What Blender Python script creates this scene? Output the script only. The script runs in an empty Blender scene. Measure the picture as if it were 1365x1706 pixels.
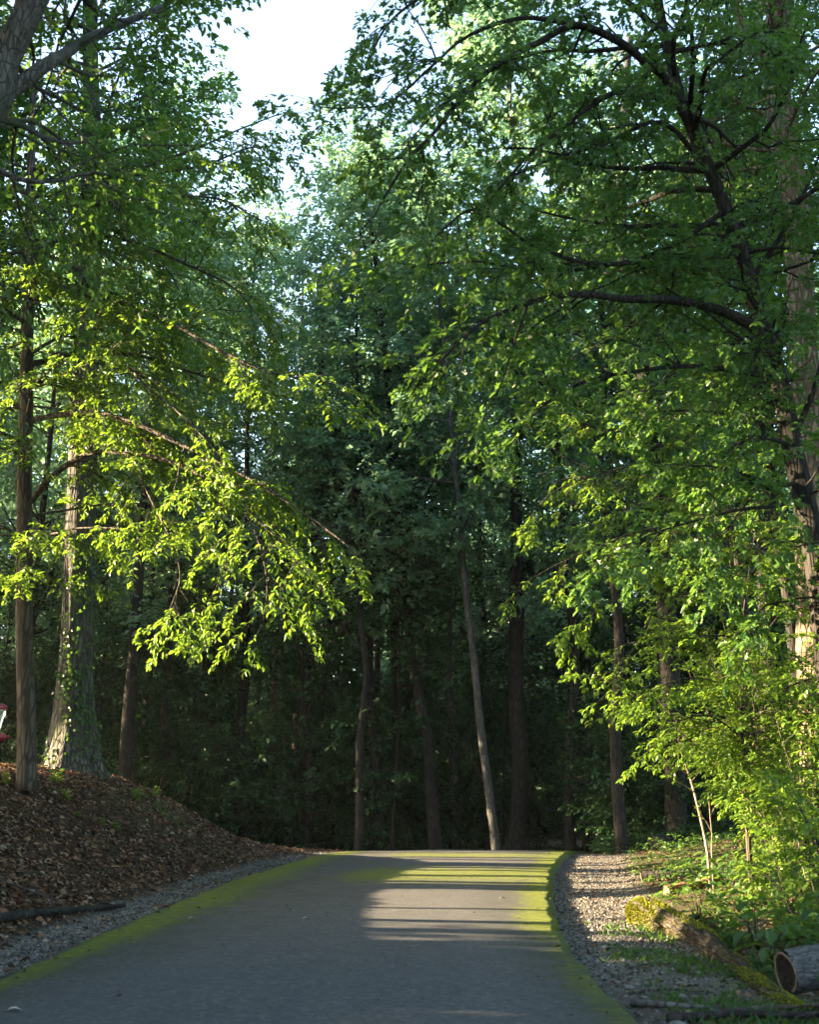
import bpy, math, random
import numpy as np
from mathutils import Vector

R = math.radians
C = bpy.context.scene.collection
scene = bpy.context.scene
rng = np.random.default_rng(11)
random.seed(11)

# ------------------------------------------------------------------ camera
CAM_H = 1.4
TILT = math.atan(473 / 2000)
cam_d = bpy.data.cameras.new('camera')
cam = bpy.data.objects.new('camera', cam_d)
C.objects.link(cam)
cam.location = (0, 0, CAM_H)
cam.rotation_euler = (R(90) + TILT, 0, 0)
cam_d.sensor_fit = 'VERTICAL'
cam_d.sensor_height = 36
cam_d.sensor_width = 36
cam_d.lens = 36 * 2000 / 1706
cam_d.clip_start = 0.05
cam_d.clip_end = 3000
cam_d.dof.use_dof = True
cam_d.dof.focus_distance = 26
cam_d.dof.aperture_fstop = 2.4
scene.camera = cam

# ------------------------------------------------------------------ sky, sun, exposure
SUN_EL, SUN_BACK = 14.8, -2.0          # sun low on the left, square to the view
world = bpy.data.worlds.new('World')
scene.world = world
world.use_nodes = True
wn = world.node_tree
wn.nodes.clear()
sky = wn.nodes.new('ShaderNodeTexSky')
sky.sky_type = 'NISHITA'
sky.sun_disc = False
sky.sun_elevation = R(SUN_EL)
sky.sun_rotation = R(270 - SUN_BACK)
sky.air_density = 1.0
sky.dust_density = 2.2
sky.ozone_density = 1.0
bgn = wn.nodes.new('ShaderNodeBackground')
bgn.inputs['Strength'].default_value = 0.09
won = wn.nodes.new('ShaderNodeOutputWorld')
wn.links.new(sky.outputs[0], bgn.inputs[0])
wn.links.new(bgn.outputs[0], won.inputs[0])

sun_dir = Vector((-math.cos(R(SUN_BACK)) * math.cos(R(SUN_EL)), -math.sin(R(SUN_BACK)) * math.cos(R(SUN_EL)), math.sin(R(SUN_EL))))
sl = bpy.data.lights.new('sun', 'SUN')
sl.energy = 5.0
sl.angle = R(0.5)
sl.color = (1.0, 0.77, 0.49)
so = bpy.data.objects.new('sun', sl)
so.rotation_euler = sun_dir.to_track_quat('Z', 'Y').to_euler()
so.location = (-30, 0, 30)
C.objects.link(so)

vs = scene.view_settings
vs.view_transform = 'Standard'
vs.look = 'None'
vs.exposure = 3.65
vs.gamma = 1
vs.use_curve_mapping = False
cy = scene.cycles
cy.max_bounces = 8
cy.diffuse_bounces = 4
cy.glossy_bounces = 2
cy.transmission_bounces = 5
cy.transparent_max_bounces = 4
cy.caustics_reflective = False
cy.caustics_refractive = False
cy.use_denoising = True
cy.sample_clamp_indirect = 4

# ------------------------------------------------------------------ helpers
def nrm(a):
    a = np.asarray(a, float)
    n = np.linalg.norm(a, axis=-1, keepdims=True)
    return a / np.maximum(n, 1e-9)

def P(px, py, Y):
    """the place seen at a pixel of the photograph at distance Y ahead"""
    x = (px - 682.5) / 2000; y = (853 - py) / 2000
    c, s = math.cos(TILT), math.sin(TILT)
    d = np.array([x, c - y * s, s + y * c])
    return d * (Y / d[1]) + np.array([0, 0, CAM_H])

def mesh_obj(name, V, faces, mat, parent=None, loc=None, smooth=False, origin=None, counts=None, loops=None, slots=None):
    V = np.asarray(V, np.float32)
    if origin is not None:
        V = V - np.asarray(origin, np.float32)
    me = bpy.data.meshes.new(name)
    if loops is None:
        counts = np.array([len(f) for f in faces], np.int32)
        loops = np.fromiter((i for f in faces for i in f), np.int32)
    me.vertices.add(len(V))
    me.vertices.foreach_set('co', V.ravel())
    me.loops.add(len(loops))
    me.loops.foreach_set('vertex_index', np.asarray(loops, np.int32))
    me.polygons.add(len(counts))
    st = np.zeros(len(counts), np.int32)
    st[1:] = np.cumsum(counts)[:-1]
    me.polygons.foreach_set('loop_start', st)
    me.update(calc_edges=True)
    if smooth:
        me.polygons.foreach_set('use_smooth', np.ones(len(counts), bool))
    for m in (mat if isinstance(mat, (list, tuple)) else [mat]):
        me.materials.append(m)
    if slots is not None:
        me.polygons.foreach_set('material_index', np.asarray(slots, np.int32))
    o = bpy.data.objects.new(name, me)
    C.objects.link(o)
    if parent is not None:
        o.parent = parent
    if loc is not None:
        o.location = [float(v) for v in loc]
    return o

def empty(name, loc, label, cat, group=None):
    o = bpy.data.objects.new(name, None)
    o.empty_display_size = 0.3
    C.objects.link(o)
    o.location = [float(v) for v in loc]
    return tag(o, label, cat, group)

def tag(o, label, cat, group=None, kind=None):
    o['label'] = label
    o['category'] = cat
    if group: o['group'] = group
    if kind: o['kind'] = kind
    return o

def copy_tree(o, parent=None):
    c = o.copy()
    C.objects.link(c)
    if parent is not None:
        c.parent = parent
    for ch in list(o.children):
        copy_tree(ch, c)
    return c

class MB:
    """collects tubes and solids into one mesh"""
    def __init__(s): s.V = []; s.L = []; s.N = []; s.S = []; s.n = 0
    def add(s, V, F, slot=0):
        V = np.asarray(V, float)
        s.V.append(V)
        s.L.append(np.fromiter((i for f in F for i in f), np.int64) + s.n)
        s.N.append(np.array([len(f) for f in F])); s.S.append(np.full(len(F), slot))
        s.n += len(V)
    def tube(s, pts, rad, k=8, cap=True, bump=0.0, slot=0, capslot=None, seed=0):
        pts = np.asarray(pts, float); rad = np.broadcast_to(np.asarray(rad, float), (len(pts),))
        n = len(pts)
        T = np.gradient(pts, axis=0); T = nrm(T)
        ref = np.array([1.0, 0, 0]) if abs(T[0][0]) < 0.8 else np.array([0, 1.0, 0])
        A = nrm(ref - (T * ref).sum(1, keepdims=True) * T); B = np.cross(T, A)
        th = np.arange(k) / k * 2 * math.pi
        rr = rad[:, None] * np.ones((1, k))
        if bump:
            g = np.random.default_rng(seed + k)
            ph = g.uniform(0, 6.28, 6)
            z = np.arange(n)[:, None] / max(1, n - 1) * 6
            for q, (a, b) in enumerate(((2, .7), (3, 1.3), (5, .9), (7, 2.1), (9, 1.7), (13, 2.9))):
                rr = rr * (1 + bump * .5 * np.sin(a * th[None] + ph[q] + b * np.sin(z * b + ph[q])))
        V = pts[:, None] + rr[..., None] * (np.cos(th)[None, :, None] * A[:, None] + np.sin(th)[None, :, None] * B[:, None])
        V = V.reshape(-1, 3)
        i = np.arange(n - 1)[:, None] * k; j = np.arange(k)[None]; j2 = (j + 1) % k
        Q = np.stack([i + j, i + j2, i + k + j2, i + k + j], -1).reshape(-1)
        s.V.append(V); s.L.append(Q + s.n); s.N.append(np.full((n - 1) * k, 4)); s.S.append(np.full((n - 1) * k, slot))
        if cap:
            e0 = np.arange(k)[::-1]; e1 = np.arange(k) + (n - 1) * k
            cs = slot if capslot is None else capslot
            s.L.append(np.concatenate([e0, e1]) + s.n); s.N.append(np.array([k, k])); s.S.append(np.array([cs, cs]))
        s.n += len(V)
    def lathe(s, prof, k=16, centre=(0, 0, 0), slot=0):
        prof = np.asarray(prof, float)
        s.tube(np.stack([np.full(len(prof), centre[0]), np.full(len(prof), centre[1]), prof[:, 1] + centre[2]], 1), prof[:, 0], k, True, slot=slot)
    def build(s, name, mat, parent=None, origin=None, smooth=True, loc=None):
        return mesh_obj(name, np.concatenate(s.V), None, mat, parent, loc, smooth, origin, np.concatenate(s.N), np.concatenate(s.L), np.concatenate(s.S))

# leaf outlines: (along, across, lift); polygons that share the midrib
LEAF = {
    'simple': ([(0, 0, 0), (.5, .5, .16), (1, 0, -.08), (.5, -.5, .16)], [(0, 1, 2), (0, 2, 3)]),
    'ovate': ([(0, 0, 0), (.28, .40, .13), (.62, .42, .12), (1, 0, -.16), (.62, -.42, .12), (.28, -.40, .13), (.5, 0, 0)],
              [(0, 6, 2, 1), (6, 3, 2), (0, 5, 4, 6), (6, 4, 3)]),
    'oak': ([(0, 0, 0), (.16, .07, .02), (.25, .30, .10), (.36, .14, .04), (.50, .52, .15), (.63, .18, .05), (.80, .38, .10), (.86, .13, 0), (1, 0, -.10),
             (.86, -.13, 0), (.80, -.38, .10), (.63, -.18, .05), (.50, -.52, .15), (.36, -.14, .04), (.25, -.30, .10), (.16, -.07, .02)],
            [(0, 8, 7, 6, 5, 4, 3, 2, 1), (0, 15, 14, 13, 12, 11, 10, 9, 8)]),
    'needle': ([(0, 0, 0), (.5, .5, 0), (1, 0, 0), (.5, -.5, 0)], [(0, 1, 2, 3)]),
}
def leaf_arrays(pos, d, up, L, W, kind):
    d = nrm(d)
    side = nrm(np.cross(up, d)); n = np.cross(d, side)
    tv, tf = LEAF[kind]
    tv = np.array(tv, float)
    V = pos[:, None] + L[:, None, None] * (tv[None, :, 0:1] * d[:, None] + tv[None, :, 2:3] * n[:, None]) + W[:, None, None] * tv[None, :, 1:2] * side[:, None]
    m = len(tv)
    fl = np.concatenate([np.array(f) for f in tf]); fn = np.array([len(f) for f in tf])
    loops = (np.arange(len(pos))[:, None] * m + fl[None]).ravel()
    return V.reshape(-1, 3), loops, np.tile(fn, len(pos))

def leaf_obj(name, pos, d, up, L, W, kind, mat, parent=None, origin=None, loc=None):
    V, lo, cn = leaf_arrays(pos, d, up, L, W, kind)
    return mesh_obj(name, V, None, mat, parent, loc, False, origin, cn, lo)

def smoothstep(a, b, x):
    t = np.clip((x - a) / (b - a), 0, 1)
    return t * t * (3 - 2 * t)

# ------------------------------------------------------------------ materials
def new_mat(name):
    m = bpy.data.materials.new(name); m.use_nodes = True
    nt = m.node_tree; nt.nodes.clear()
    out = nt.nodes.new('ShaderNodeOutputMaterial')
    return m, nt, out
def N(nt, t, **kw):
    n = nt.nodes.new(t)
    for k, v in kw.items():
        if k in n.inputs: n.inputs[k].default_value = v
        else: setattr(n, k, v)
    return n
def ramp(nt, fac, stops):
    r = nt.nodes.new('ShaderNodeValToRGB')
    e = r.color_ramp.elements
    while len(e) > 2: e.remove(e[-1])
    while len(e) < len(stops): e.new(0.5)
    for i, (p, c) in enumerate(stops):
        e[i].position = p; e[i].color = (*c, 1)
    nt.links.new(fac, r.inputs[0])
    return r.outputs[0]
def coord(nt, scale=(1, 1, 1), rnd=True):
    tc = N(nt, 'ShaderNodeTexCoord'); mp = N(nt, 'ShaderNodeMapping')
    mp.inputs['Scale'].default_value = scale
    nt.links.new(tc.outputs['Object'], mp.inputs[0])
    if rnd:
        oi = N(nt, 'ShaderNodeObjectInfo'); mu = N(nt, 'ShaderNodeMath', operation='MULTIPLY')
        mu.inputs[1].default_value = 37.0
        nt.links.new(oi.outputs['Random'], mu.inputs[0]); nt.links.new(mu.outputs[0], mp.inputs['Location'])
    return mp.outputs[0]
def noise(nt, vec, scale, detail=4, rough=.6):
    n = N(nt, 'ShaderNodeTexNoise'); n.inputs['Scale'].default_value = scale
    n.inputs['Detail'].default_value = detail; n.inputs['Roughness'].default_value = rough
    nt.links.new(vec, n.inputs['Vector'])
    return n.outputs['Fac']
def mixc(nt, fac, a, b, mode='MIX'):
    m = N(nt, 'ShaderNodeMix', data_type='RGBA', blend_type=mode)
    for sock, v in ((m.inputs[0], fac), (m.inputs[6], a), (m.inputs[7], b)):
        if isinstance(v, (int, float)): sock.default_value = v
        elif isinstance(v, tuple): sock.default_value = (*v, 1)
        else: nt.links.new(v, sock)
    return m.outputs[2]

def leaf_mat(name, stops, trans, tr=.40, rough=.42, spec=.45):
    m, nt, out = new_mat(name)
    g = N(nt, 'ShaderNodeNewGeometry')
    nz = noise(nt, coord(nt), .45, 2)
    ad = N(nt, 'ShaderNodeMath', operation='MULTIPLY_ADD'); ad.inputs[1].default_value = .55
    nt.links.new(g.outputs['Random Per Island'], ad.inputs[0])
    sb = N(nt, 'ShaderNodeMath', operation='MULTIPLY'); sb.inputs[1].default_value = .45
    nt.links.new(nz, sb.inputs[0]); nt.links.new(sb.outputs[0], ad.inputs[2])
    col = ramp(nt, ad.outputs[0], stops)
    b = N(nt, 'ShaderNodeBsdfPrincipled'); b.inputs['Roughness'].default_value = rough
    b.inputs['Specular IOR Level'].default_value = spec
    nt.links.new(col, b.inputs['Base Color'])
    t = N(nt, 'ShaderNodeBsdfTranslucent')
    tcol = mixc(nt, .75, col, trans)
    nt.links.new(tcol, t.inputs[0])
    mx = N(nt, 'ShaderNodeMixShader'); mx.inputs[0].default_value = tr
    nt.links.new(b.outputs[0], mx.inputs[1]); nt.links.new(t.outputs[0], mx.inputs[2])
    nt.links.new(mx.outputs[0], out.inputs[0])
    return m

def bark_mat(name, dark, light, scale=9, stretch=.16, moss=None, bump=.6, dist=.03, along=None, crack=.18):
    m, nt, out = new_mat(name)
    v = coord(nt, along or (1, 1, stretch))
    n1 = noise(nt, v, scale, 6, .65)
    v2 = coord(nt, (1, 1, 1)); n2 = noise(nt, v2, 2.2, 3)
    vo = N(nt, 'ShaderNodeTexVoronoi', feature='DISTANCE_TO_EDGE'); vo.inputs['Scale'].default_value = scale * 1.6
    nt.links.new(v, vo.inputs['Vector'])
    edge = N(nt, 'ShaderNodeMapRange'); edge.inputs['From Max'].default_value = crack
    nt.links.new(vo.outputs['Distance'], edge.inputs['Value'])
    hh = N(nt, 'ShaderNodeMath', operation='MULTIPLY'); nt.links.new(n1, hh.inputs[0]); nt.links.new(edge.outputs[0], hh.inputs[1])
    col = ramp(nt, hh.outputs[0], [(.05, tuple(c * .55 for c in dark)), (.35, dark), (.62, light)])
    col = mixc(nt, n2, col, mixc(nt, .5, col, light))
    if moss:
        mk = N(nt, 'ShaderNodeMapRange'); mk.inputs['From Min'].default_value = .52; mk.inputs['From Max'].default_value = .66
        nt.links.new(noise(nt, v2, 1.6, 5), mk.inputs['Value'])
        col = mixc(nt, mk.outputs[0], col, moss)
    b = N(nt, 'ShaderNodeBsdfPrincipled'); b.inputs['Roughness'].default_value = .9
    b.inputs['Specular IOR Level'].default_value = .2
    nt.links.new(col, b.inputs['Base Color'])
    bp = N(nt, 'ShaderNodeBump'); bp.inputs['Strength'].default_value = bump; bp.inputs['Distance'].default_value = dist
    nt.links.new(hh.outputs[0], bp.inputs['Height']); nt.links.new(bp.outputs[0], b.inputs['Normal'])
    nt.links.new(b.outputs[0], out.inputs[0])
    return m

def island_mat(name, stops, rough=.8, spec=.3, tr=0.0):
    m, nt, out = new_mat(name)
    g = N(nt, 'ShaderNodeNewGeometry')
    col = ramp(nt, g.outputs['Random Per Island'], stops)
    col = mixc(nt, .25, col, ramp(nt, noise(nt, coord(nt), 30, 3), [(.3, (.02, .02, .02)), (.7, (.3, .3, .3))]), 'OVERLAY')
    b = N(nt, 'ShaderNodeBsdfPrincipled'); b.inputs['Roughness'].default_value = rough
    b.inputs['Specular IOR Level'].default_value = spec
    nt.links.new(col, b.inputs['Base Color'])
    last = b.outputs[0]
    if tr:
        t = N(nt, 'ShaderNodeBsdfTranslucent'); nt.links.new(col, t.inputs[0])
        mx = N(nt, 'ShaderNodeMixShader'); mx.inputs[0].default_value = tr
        nt.links.new(last, mx.inputs[1]); nt.links.new(t.outputs[0], mx.inputs[2]); last = mx.outputs[0]
    nt.links.new(last, out.inputs[0])
    return m

def plain_mat(name, colr, rough=.5, spec=.5, trans=0, metal=0, nscale=8, var=.25):
    m, nt, out = new_mat(name)
    b = N(nt, 'ShaderNodeBsdfPrincipled'); b.inputs['Roughness'].default_value = rough
    b.inputs['Specular IOR Level'].default_value = spec; b.inputs['Metallic'].default_value = metal
    b.inputs['Transmission Weight'].default_value = trans
    c = mixc(nt, noise(nt, coord(nt), nscale, 4), tuple(x * (1 - var) for x in colr), tuple(min(1, x * (1 + var)) for x in colr))
    nt.links.new(c, b.inputs['Base Color'])
    nt.links.new(b.outputs[0], out.inputs[0])
    return m

M = {}
M['leaf_near'] = leaf_mat('long_leaf', [(.15, (.035, .085, .012)), (.5, (.062, .13, .016)), (.85, (.09, .16, .022))], (.27, .44, .03), .42)
M['leaf_oak'] = leaf_mat('oak_leaf', [(.15, (.022, .07, .020)), (.5, (.038, .10, .025)), (.85, (.07, .135, .028))], (.20, .38, .045), .42)
M['leaf_far'] = leaf_mat('forest_leaf', [(.15, (.022, .075, .024)), (.5, (.04, .105, .036)), (.85, (.06, .135, .042))], (.10, .22, .045), .34, .42, .5)
M['leaf_haze_pale'] = leaf_mat('haze_paled_forest_leaf', [(.15, (.055, .135, .066)), (.5, (.10, .20, .10)), (.85, (.14, .245, .122))], (.25, .44, .21), .48, .36, .8)  # skylight and haze on the far crowns are put into this paler colour
M['leaf_shade_dark'] = leaf_mat('shade_darkened_leaf', [(.15, (.014, .045, .016)), (.5, (.024, .066, .022)), (.85, (.04, .09, .03))], (.06, .14, .03), .3, .5, .35)  # darker forest leaf: the deep shade is put into its colour
M['leaf_under'] = leaf_mat('understory_leaf', [(.15, (.04, .10, .012)), (.5, (.075, .15, .018)), (.85, (.12, .19, .028))], (.29, .46, .035), .40)
M['leaf_herb'] = leaf_mat('herb_leaf', [(.15, (.022, .065, .016)), (.5, (.042, .105, .022)), (.85, (.075, .14, .03))], (.22, .38, .045), .36)
M['needle'] = leaf_mat('pine_needle', [(.15, (.05, .115, .055)), (.85, (.10, .19, .085))], (.16, .3, .1), .3, .4, .6)
M['ivy_leaf'] = leaf_mat('ivy_leaf', [(.15, (.02, .06, .012)), (.85, (.05, .11, .02))], (.16, .3, .03), .3)
M['bark'] = bark_mat('grey_brown_bark', (.038, .030, .023), (.125, .105, .082))
M['bark_big'] = bark_mat('furrowed_bark', (.04, .037, .031), (.155, .148, .125), 8, .14, (.06, .08, .035), .9, .05)
M['bark_limb'] = bark_mat('grey_limb_bark', (.032, .03, .027), (.125, .12, .108), 17, .3, (.05, .065, .035), .9, .03, crack=.07)
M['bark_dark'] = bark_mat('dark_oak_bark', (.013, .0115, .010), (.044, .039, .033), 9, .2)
M['bark_warm'] = bark_mat('tan_flaking_bark', (.09, .066, .045), (.29, .225, .155), 7, .22, None, .9, .05)
M['bark_pale'] = bark_mat('pale_grey_bark', (.042, .04, .037), (.12, .115, .105), 7, .3, None, .4)
M['bark_twig'] = bark_mat('tan_sapling_bark', (.16, .11, .075), (.42, .33, .24), 20, .3, None, .3, .005)

# ------------------------------------------------------------------ road, ground
YL = np.array([-40, -10, 10, 16.6, 22.1, 28.2, 32.5, 35.1, 39, 45, 52, 60]); XLv = np.array([-3.3, -3.3, -3.25, -3.18, -2.99, -2.48, -1.92, -1.4, -.3, 2.4, 6.6, 12.5])
YR = np.array([-40, -10, 8, 11.1, 13.5, 14.8, 18.4, 24.2, 28.8, 35.1, 39, 45, 52, 60]); XRv = np.array([1.45, 1.45, 1.43, 1.46, 1.59, 1.69, 2.06, 2.76, 3.49, 4.61, 5.7, 8.2, 12.4, 18.3])
def _sm(ys, xs):
    yy = np.linspace(-40, 60, 401); xx = np.interp(yy, ys, xs)
    k = np.hanning(13); k /= k.sum()
    xp = np.pad(xx, 6, mode='edge'); return yy, np.convolve(xp, k, 'valid')
_ly, _lx = _sm(YL, XLv); _ry, _rx = _sm(YR, XRv)
def XL(y): return np.interp(y, _ly, _lx)
def XR(y): return np.interp(y, _ry, _rx)
def drop(y):
    y = np.asarray(y, float)
    t = np.clip(y - 30, 0, 14)
    return -.0042 * t * t - .04 * np.clip(y - 44, 0, 14)
def lumps(x, y):
    return (np.sin(x * 1.7 + y * .9) * np.sin(y * 1.3 - x * .6) * .5 + np.sin(x * 3.9 - y * 2.7 + 1) * .25 + np.sin(x * .6 + y * .37 + 2) * .6)
BS = np.array([0, .55, 1.2, 2.0, 2.7, 3.2, 4.0, 5.0, 8, 400]); BZ = np.array([0, 0, .2, .65, 1.15, 1.5, 1.8, 1.98, 2.1, 2.1])
def ground(x, y):
    x = np.asarray(x, float); y = np.asarray(y, float)
    sL = XL(y) - x; sR = x - XR(y)
    z = drop(y) - .16
    left = sL > -.15
    dec = 1 - smoothstep(26.5, 36.5, y)
    zb = np.interp(sL, BS, BZ) * dec + lumps(x, y) * .05 * smoothstep(.8, 2.5, sL) - .025
    z = np.where(left, drop(y) + zb * 1.0, z)
    zr = -.10 + .14 * np.clip(sR - 1.2, 0, 7) + lumps(x * 1.3, y * 1.3) * .05 * smoothstep(.5, 2, sR)
    zr = zr - .075 * np.exp(-((sR - .12) / .15) ** 2) * 0
    z = np.where(sR > -.12, drop(y) + zr, z)
    return z
def gz(x, y): return float(ground(np.array([x]), np.array([y]))[0])

def axis(segs):
    out = []
    for a, b, st in segs: out.append(np.arange(a, b, st))
    return np.concatenate(out + [[segs[-1][1]]])
gx = axis([(-220, -60, 20), (-60, -16, 2), (-16, 14, .16), (14, 60, 2), (60, 220, 20)])
gy = axis([(-120, -20, 10), (-20, 4, 1), (4, 46, .18), (46, 70, 1), (70, 160, 6), (160, 260, 20)])
GX, GY = np.meshgrid(gx, gy)
GZ = ground(GX, GY)
nx, ny = len(gx), len(gy)
i = np.arange(ny - 1)[:, None] * nx; j = np.arange(nx - 1)[None]
gl = np.stack([i + j, i + j + 1, i + nx + j + 1, i + nx + j], -1).reshape(-1)
def ground_mat():
    m, nt, out = new_mat('forest_soil')
    v = coord(nt, rnd=False)
    n1 = noise(nt, v, 14, 8, .7); n2 = noise(nt, v, .5, 4)
    soil = ramp(nt, n1, [(.3, (.016, .012, .008)), (.5, (.05, .034, .022)), (.7, (.10, .07, .045))])
    soil = mixc(nt, n2, soil, (.045, .034, .02))
    at = N(nt, 'ShaderNodeAttribute'); at.attribute_name = 'gravel'
    vo = N(nt, 'ShaderNodeTexVoronoi'); vo.inputs['Scale'].default_value = 45
    nt.links.new(v, vo.inputs['Vector'])
    gr = mixc(nt, .8, (.13, .12, .105), ramp(nt, vo.outputs['Color'], [(.1, (.05, .047, .042)), (.5, (.14, .13, .115)), (.9, (.30, .285, .26))]))
    mk = N(nt, 'ShaderNodeMath', operation='MULTIPLY_ADD'); mk.inputs[1].default_value = 1.3
    nt.links.new(at.outputs['Fac'], mk.inputs[0])
    sb = N(nt, 'ShaderNodeMath', operation='SUBTRACT'); sb.inputs[0].default_value = .18
    nt.links.new(noise(nt, v, 3.5, 5), sb.inputs[1]); nt.links.new(sb.outputs[0], mk.inputs[2]); mk.use_clamp = True
    col = mixc(nt, mk.outputs[0], soil, gr)
    a2 = N(nt, 'ShaderNodeAttribute'); a2.attribute_name = 'green'
    m2 = N(nt, 'ShaderNodeMath', operation='MULTIPLY'); m2.use_clamp = True
    n3 = N(nt, 'ShaderNodeMapRange'); n3.inputs['From Min'].default_value = .42; n3.inputs['From Max'].default_value = .6
    nt.links.new(noise(nt, v, 2.5, 6), n3.inputs['Value'])
    nt.links.new(n3.outputs[0], m2.inputs[0]); nt.links.new(a2.outputs['Fac'], m2.inputs[1])
    col = mixc(nt, m2.outputs[0], col, ramp(nt, n1, [(.3, (.03, .055, .01)), (.7, (.10, .15, .02))]))
    b = N(nt, 'ShaderNodeBsdfPrincipled'); b.inputs['Roughness'].default_value = .95; b.inputs['Specular IOR Level'].default_value = .15
    nt.links.new(col, b.inputs['Base Color'])
    bp = N(nt, 'ShaderNodeBump'); bp.inputs['Strength'].default_value = .8; bp.inputs['Distance'].default_value = .04
    nt.links.new(n1, bp.inputs['Height']); nt.links.new(bp.outputs[0], b.inputs['Normal'])
    nt.links.new(b.outputs[0], out.inputs[0])
    return m
M['soil'] = ground_mat()
go = mesh_obj('ground', np.stack([GX, GY, GZ], -1).reshape(-1, 3), None, M['soil'], smooth=True, counts=np.full((ny - 1) * (nx - 1), 4), loops=gl)
sLg, sRg = XL(GY) - GX, GX - XR(GY)
grv = np.where(sLg > -.2, (1 - smoothstep(.45, .95, sLg)), 0) * (GY < 60)
grv = np.maximum(grv, np.where(sRg > -.2, (1 - smoothstep(1.1, 1.9, sRg)) * (.35 + .65 * smoothstep(8, 12.5, GY)) * (1 - smoothstep(36, 44, GY)), 0))
grn = np.maximum(smoothstep(1.0, 2.2, sRg) * .8, np.exp(-((GX + 5.6) / 1.6) ** 2 - ((GY - 26.5) / 2.2) ** 2) * 1.2)
grn = np.maximum(grn, .35 * smoothstep(0.1, .6, sRg) * (1 - smoothstep(12, 15, GY)))
for nm, arr in (('gravel', grv), ('green', grn)):
    a = go.data.attributes.new(nm, 'FLOAT', 'POINT'); a.data.foreach_set('value', arr.astype(np.float32).ravel())
tag(go, 'brown forest floor with a leaf covered bank left of the road', 'ground', kind='structure')

ry = axis([(-40, 4, 1), (4, 60, .14)])
rt = np.linspace(0, 1, 61)
RX = XL(ry)[:, None] * (1 - rt) + XR(ry)[:, None] * rt
wob = (np.sin(ry * 3.1) + np.sin(ry * 7.7 + 1) * .6 + np.sin(ry * 13.3 + 2) * .4)[:, None] * .018
RX = RX + wob * (np.abs(rt - .5) > .48)
RY = np.repeat(ry[:, None], len(rt), 1)
RZ = drop(RY) + .03 * (1 - (2 * rt - 1) ** 2) + .004 * np.sin(RX * 2.3 + RY * .7)
RV = np.stack([RX, RY, RZ], -1)
lo_ = RV[:, :1].copy(); lo_[..., 2] -= .16; hi_ = RV[:, -1:].copy(); hi_[..., 2] -= .16; hi_[..., 0] += .03; lo_[..., 0] -= .02
RV = np.concatenate([lo_, RV, hi_], 1)
nr, nc = RV.shape[:2]
i = np.arange(nr - 1)[:, None] * nc; j = np.arange(nc - 1)[None]
rl = np.stack([i + j, i + j + 1, i + nc + j + 1, i + nc + j], -1).reshape(-1)
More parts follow.
